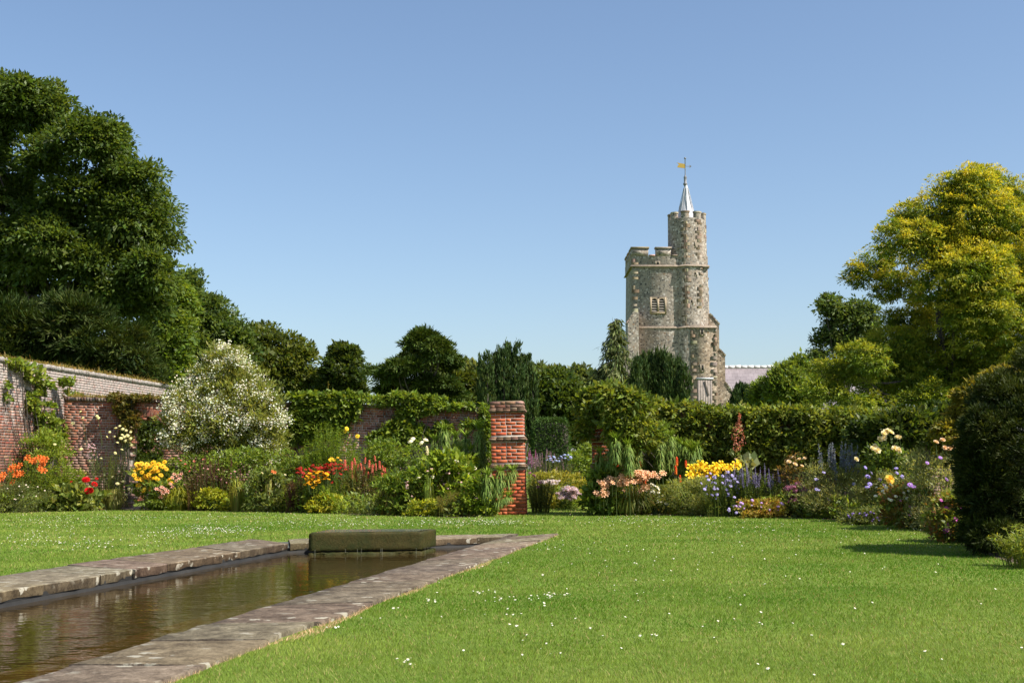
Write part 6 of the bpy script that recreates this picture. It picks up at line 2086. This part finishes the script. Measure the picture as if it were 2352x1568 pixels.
plant("mauve_scabious", "airy plant dotted with pale mauve flowers next to the grey green mound", "plant", 1605, 1720, 1090, 1187, "stems", [(0.07, 0.105, 0.03), (0.10, 0.14, 0.045)], 4600, 0.06, 0.014, ns=140, upright=0.75, fl=[dict(CG, box=[(40, 1610, 1710, 1080, 1150), (10, 1660, 1800, 1150, 1180)])])
plant("blue_agastache", "upright violet blue flower spikes behind the mauve scabious", "plant", 1660, 1800, 1080, 1175, "stems", [(0.05, 0.085, 0.02), (0.08, 0.12, 0.03)], 4200, 0.075, 0.028, D=27.0, dep=0.4, ns=100, upright=0.85, fl=[dict(k="spike", c1=(0.21, 0.18, 0.37), c2=(0.28, 0.25, 0.42), s=0.24, name="flower_spike", box=[(46, 1655, 1795, 1072, 1112)], stalk=0.2)])
plant("plume_poppy", "single tall salmon plume standing against the creeper wall", "plant", 1670, 1730, 1050, 1100, "bush", GREY, 260, 0.14, 0.11, D=29.0, dep=0.25, nl=10, fl=[dict(k="plume", c1=(0.48, 0.13, 0.085), c2=(0.55, 0.24, 0.15), s=0.78, pts=[(1692, 992)], stalk=0.6)])
plant("orange_groundcover", "low yellow green ground cover flecked with orange along the lawn", "plant", 1690, 1812, 1148, 1190, "bush", [(0.14, 0.16, 0.03), (0.2, 0.18, 0.04), (0.24, 0.13, 0.05)], 3200, 0.06, 0.026, fl=[dict(k="button", c1=(0.55, 0.35, 0.7), s=0.028, box=[(14, 1690, 1810, 1145, 1175)], stalk=0.1)])
plant("pink_sedum", "dusky pink flower heads in a clump at the lawn edge", "plant", 1798, 1862, 1112, 1188, "stems", [(0.06, 0.085, 0.03), (0.09, 0.11, 0.045)], 1700, 0.08, 0.03, ns=60, upright=0.8, fl=[dict(k="cluster", c1=(0.42, 0.16, 0.26), c2=(0.32, 0.13, 0.2), s=0.06, box=[(44, 1800, 1860, 1112, 1160)], stalk=0.2)])
plant("cream_rose", "rose with small cream blooms and bronze leaves behind the blue spikes", "rose", 1790, 1860, 1050, 1110, "bush", [(0.07, 0.085, 0.022), (0.11, 0.075, 0.03)], 900, 0.07, 0.04, D=26.8, dep=0.3, fl=[dict(k="rose", c1=(0.8, 0.68, 0.5), c2=(0.8, 0.5, 0.35), s=0.05, pts=[(1822, 1050), (1836, 1054), (1848, 1052), (1826, 1066), (1842, 1070), (1812, 1060)], stalk=0.15)])
plant("silver_shrub", "big silvery grey feathery shrub in the middle of the right border", "shrub", 1845, 1985, 1062, 1192, "bush", [(0.098, 0.126, 0.056), (0.154, 0.182, 0.091), (0.210, 0.238, 0.126)], 11000, 0.06, 0.012, nl=36, wup=0.8, fl=[dict(CG, s=0.04, box=[(8, 1850, 1985, 1080, 1150)], stalk=0.1), dict(k="spike", c1=(0.24, 0.25, 0.34), c2=(0.2, 0.22, 0.26), s=0.42, name="flower_spike", box=[(26, 1872, 1975, 1036, 1075)], stalk=0.3, dd=-0.2)])
plant("silver_shrub", "greyish feathery shrub with violet flowers left of the dark yew", "shrub", 1970, 2110, 1085, 1200, "bush", [(0.105, 0.133, 0.059), (0.168, 0.196, 0.098)], 9500, 0.055, 0.012, nl=36, wup=0.7, fl=[dict(CG, c1=(0.34, 0.26, 0.66), s=0.045, box=[(12, 1960, 2080, 1065, 1130)], stalk=0.1)])
plant("tall_rose", "tall rose bush carrying large cream roses before the shaded creeper", "rose", 1995, 2105, 1010, 1110, "bush", DARK_G + G1[1:2], 3400, 0.075, 0.042, D=24.0, dep=0.4, nl=18,
      fl=[dict(k="rose", c1=(0.80, 0.72, 0.50), c2=(0.82, 0.58, 0.28), s=0.066, tilt=0.8, stalk=0.2, pts=[(2004, 1029), (2010, 1026), (2015, 1034), (2034, 992), (2041, 989), (2047, 993), (2030, 996), (2061, 1003), (2066, 1005), (2021, 1008), (2030, 1006), (2055, 1030), (2064, 1033), (1967, 1054)]), dict(k="rose", c1=(0.8, 0.6, 0.12), c2=(0.8, 0.5, 0.1), s=0.08, tilt=0.9, stalk=0.1, pts=[(2043, 1100), (2046, 1106)], dd=-2.2)])
plant("catmint_bush", "wide grey green bush with pinkish cream blooms against the yew", "shrub", 2085, 2225, 1028, 1180, "bush", [(0.119, 0.140, 0.070), (0.182, 0.210, 0.112), (0.224, 0.245, 0.140)], 12000, 0.055, 0.013, D=20.6, dep=0.6, nl=36, wup=0.8, fl=[dict(CG, c1=(0.42, 0.20, 0.62), s=0.042, pts=[(2198, 1080), (2212, 1082), (2216, 1076), (2206, 1094), (2175, 1100), (2090, 1112), (2098, 1116), (2160, 1050), (2130, 1062)], stalk=0.1), dict(k="rose", c1=(0.78, 0.6, 0.42), c2=(0.75, 0.4, 0.3), s=0.045, pts=[(2176, 1002), (2165, 1010), (2182, 1006), (2150, 1015), (2195, 1008), (2190, 1026), (2182, 1030), (2170, 1028), (2205, 1030)], stalk=0.2)])
RG = [(0.075, 0.12, 0.025), (0.11, 0.15, 0.035), (0.17, 0.09, 0.04)]
plant("red_leaf_geranium", "low tangle of red tinged leaves with cream buttons where the lawn starts to curve", "plant", 2030, 2150, 1112, 1216, "bush", RG, 5200, 0.065, 0.035, nl=22, dep=0.5, fl=[dict(k="daisy", c1=(0.55, 0.18, 0.5), c2=(0.5, 0.3, 0.4), s=0.03, box=[(10, 2050, 2150, 1130, 1205)], stalk=0.1, tilt=0.8), dict(k="button", c1=(0.75, 0.7, 0.55), s=0.026, box=[(16, 1990, 2120, 1110, 1150)], stalk=0.1)])
plant("red_leaf_geranium", "low red tinged leafy plant with magenta flowers touching the dark yew", "plant", 2130, 2235, 1128, 1248, "bush", RG, 5200, 0.06, 0.032, nl=22, dep=0.45, fl=[dict(k="daisy", c1=(0.6, 0.12, 0.5), c2=(0.5, 0.3, 0.4), s=0.032, box=[(14, 2140, 2225, 1140, 1230)], stalk=0.1, tilt=0.8)])
plant("low_edging_plant", "low leafy edging with tiny violet flowers below the grey shrubs", "plant", 1930, 2080, 1165, 1206, "bush", [(0.07, 0.10, 0.035), (0.10, 0.13, 0.05)], 4200, 0.05, 0.02, fl=[dict(k="button", c1=(0.26, 0.18, 0.45), s=0.022, box=[(30, 1935, 2070, 1172, 1200)], stalk=0.05)])
plant("lance_leaf_plant", "pale green lance leaved plant on bare soil in front of the dark yew", "plant", 2285, 2420, 1208, 1300, "stems", [(0.12, 0.17, 0.035), (0.17, 0.21, 0.055), (0.09, 0.13, 0.025)], 1900, 0.10, 0.016, D=13.0, dep=0.35, ns=70, rise=0.7)
plant("purple_loosestrife", "magenta flower spike cluster beside the clipped hedge", "plant", 1207, 1240, 1040, 1110, "stems", G1, 700, 0.07, 0.018, D=38, dep=0.3, ns=24, fl=[dict(k="spike", c1=(0.40, 0.10, 0.30), c2=(0.45, 0.2, 0.35), s=0.3, name="flower_spike", box=[(12, 1212, 1236, 1035, 1062)], stalk=0.3)])

# --- wall top weeds
def weeds(name, label, pts, cols, n, h):
    P0 = np.array(pts)
    base = P0.mean(0)
    t = thing(name, label, "weeds", base)
    q_ = rng.random(n) * (len(P0) - 1)
    i = np.minimum(q_.astype(int), len(P0) - 2)
    f = (q_ - i)[:, None]
    b = P0[i] * (1 - f) + P0[i + 1] * f + rng.normal(0, 1, (n, 3)) * [0.08, 0.08, 0.0]
    hh = h * np.exp(rng.normal(0, 0.5, n)) * (0.4 + vnoise(q_ * 3 + 5, q_ * 0 + 3, 1.0, 4) * 1.2)
    ln = rng.normal(0, 0.5, (n, 3)) * [1, 1, 0]
    tt = np.linspace(0, 1, 4)[None, :, None]
    path = b[:, None] + tt * np.array([0, 0, 1.0]) * hh[:, None, None] + tt ** 2 * ln[:, None] * hh[:, None, None]
    mk("blades", [(*ribbon(path, 0.012, pal(cols, n, 0.25)), 0)], [LEAF], t)
    m_ = n // 2
    j = rng.integers(0, n, m_)
    mk("leaves", [(*leaves(b[j] + rng.normal(0, 0.04, (m_, 3)) * [1, 1, 0.5] + [0, 0, 0.02], rng.normal(size=(m_, 3)), rng.normal(size=(m_, 3)) + [0, 0, 1], 0.05, 0.025, pal(cols, m_, 0.25)), 0)], [LEAF], t)


weeds("wall_weeds", "dry grass and moss growing along the top of the whitewashed wall", [np.array([*(a0[:2] - dv * 0.7), 4.0]), np.array([*a1[:2], 4.0])], [(0.20, 0.14, 0.06), (0.12, 0.13, 0.035), (0.26, 0.19, 0.09)], 2200, 0.075)
pm = lambda x: np.array([*(m0[:2] + (m1 - m0)[:2] * mid_x(x) / Lm), 3.09 + (2.66 - 3.09) * mid_x(x) / Lm]) + [0, 0.15, 0]
weeds("wall_weeds", "mossy weeds along the top of the arched section of wall", [pm(158), pm(420)], [(0.12, 0.13, 0.035), (0.20, 0.15, 0.06), (0.08, 0.11, 0.02)], 1500, 0.08)
plant("climbing_rose", "arching rose shoots with orange tints rising above the wall top", "rose", 735, 800, 868, 925, "stems", [(0.16, 0.15, 0.03), (0.24, 0.15, 0.05), (0.12, 0.15, 0.03)], 420, 0.10, 0.04, D=LD(770) + 0.2, dep=0.2, ns=9, upright=0.9, fl=[dict(k="rose", c1=(0.7, 0.35, 0.05), c2=(0.7, 0.3, 0.05), s=0.04, pts=[(766, 896), (795, 903), (770, 912)], stalk=0.1)])

# --- underplanting that knits the border together
def underplanting():
    P = []
    for (xa, xb, n, dmax) in ((-120, 265, 8000, 1.8), (345, 1145, 20000, 1.9), (1372, 2050, 15000, 1.9), (2040, 2260, 4500, 1.3)):
        x = rng.uniform(xa, xb, n)
        y = np.interp(x, fx, fy)
        for a, b in zip(x, y):
            g = G(a, b)
            u = g.copy()
            u[2] = 0
            u /= np.linalg.norm(u)
            P.append(g + u * (0.05 + dmax * rng.random()))
    P = np.array(P)
    n = len(P)
    d = vnoise(P[:, 0] + 80, P[:, 1] + 80, 0.7, 9)
    P[:, 2] = rng.random(n) ** 1.2 * (0.12 + 0.5 * d)
    k = np.minimum((vnoise(P[:, 0] + 30, P[:, 1] + 60, 0.45, 5) * 4).astype(int), 3)
    C = np.zeros((n, 3))
    for i, c in enumerate((G1, G3, G2, [(0.10, 0.11, 0.03), (0.15, 0.14, 0.045)])):
        m_ = k == i
        if m_.any():
            C[m_] = pal(c, m_.sum(), 0.22)
    Ls = 0.075 * np.exp(rng.normal(0, 0.35, n))
    V, Fc, C = leaves(P, rng.normal(size=(n, 3)) + [0, -0.3, 0.8], rng.normal(size=(n, 3)) + [0, -0.3, 0.6], Ls, Ls * np.where(k == 3, 0.18, 0.42), C, bend=0.15)
    mk("ground_cover", [(V, Fc, C, 0)], [LEAF], kind="stuff", loc=(0, 0, 0))


underplanting()

# wooded skyline far behind the church, one mass
nW = 30000
xw = rng.uniform(-260, 320, nW)
hw_ = 4.0 + 3.2 * vnoise(xw + 400, 0 * xw + 7, 11.0, 31) + 1.6 * vnoise(xw + 400, 0 * xw + 9, 3.5, 32)
Pw = np.stack([xw, 190 + rng.normal(0, 5, nW), hw_ * rng.random(nW) ** 0.6], 1)
mk("distant_woodland", [(*leaves(Pw, rng.normal(size=(nW, 3)), rng.normal(size=(nW, 3)) + [0, -0.3, 0.6], 1.1, 0.7, pal([(0.04, 0.065, 0.025), (0.07, 0.10, 0.04)], nW, 0.2)), 0)], [LEAF], kind="stuff", loc=(0, 0, 0))
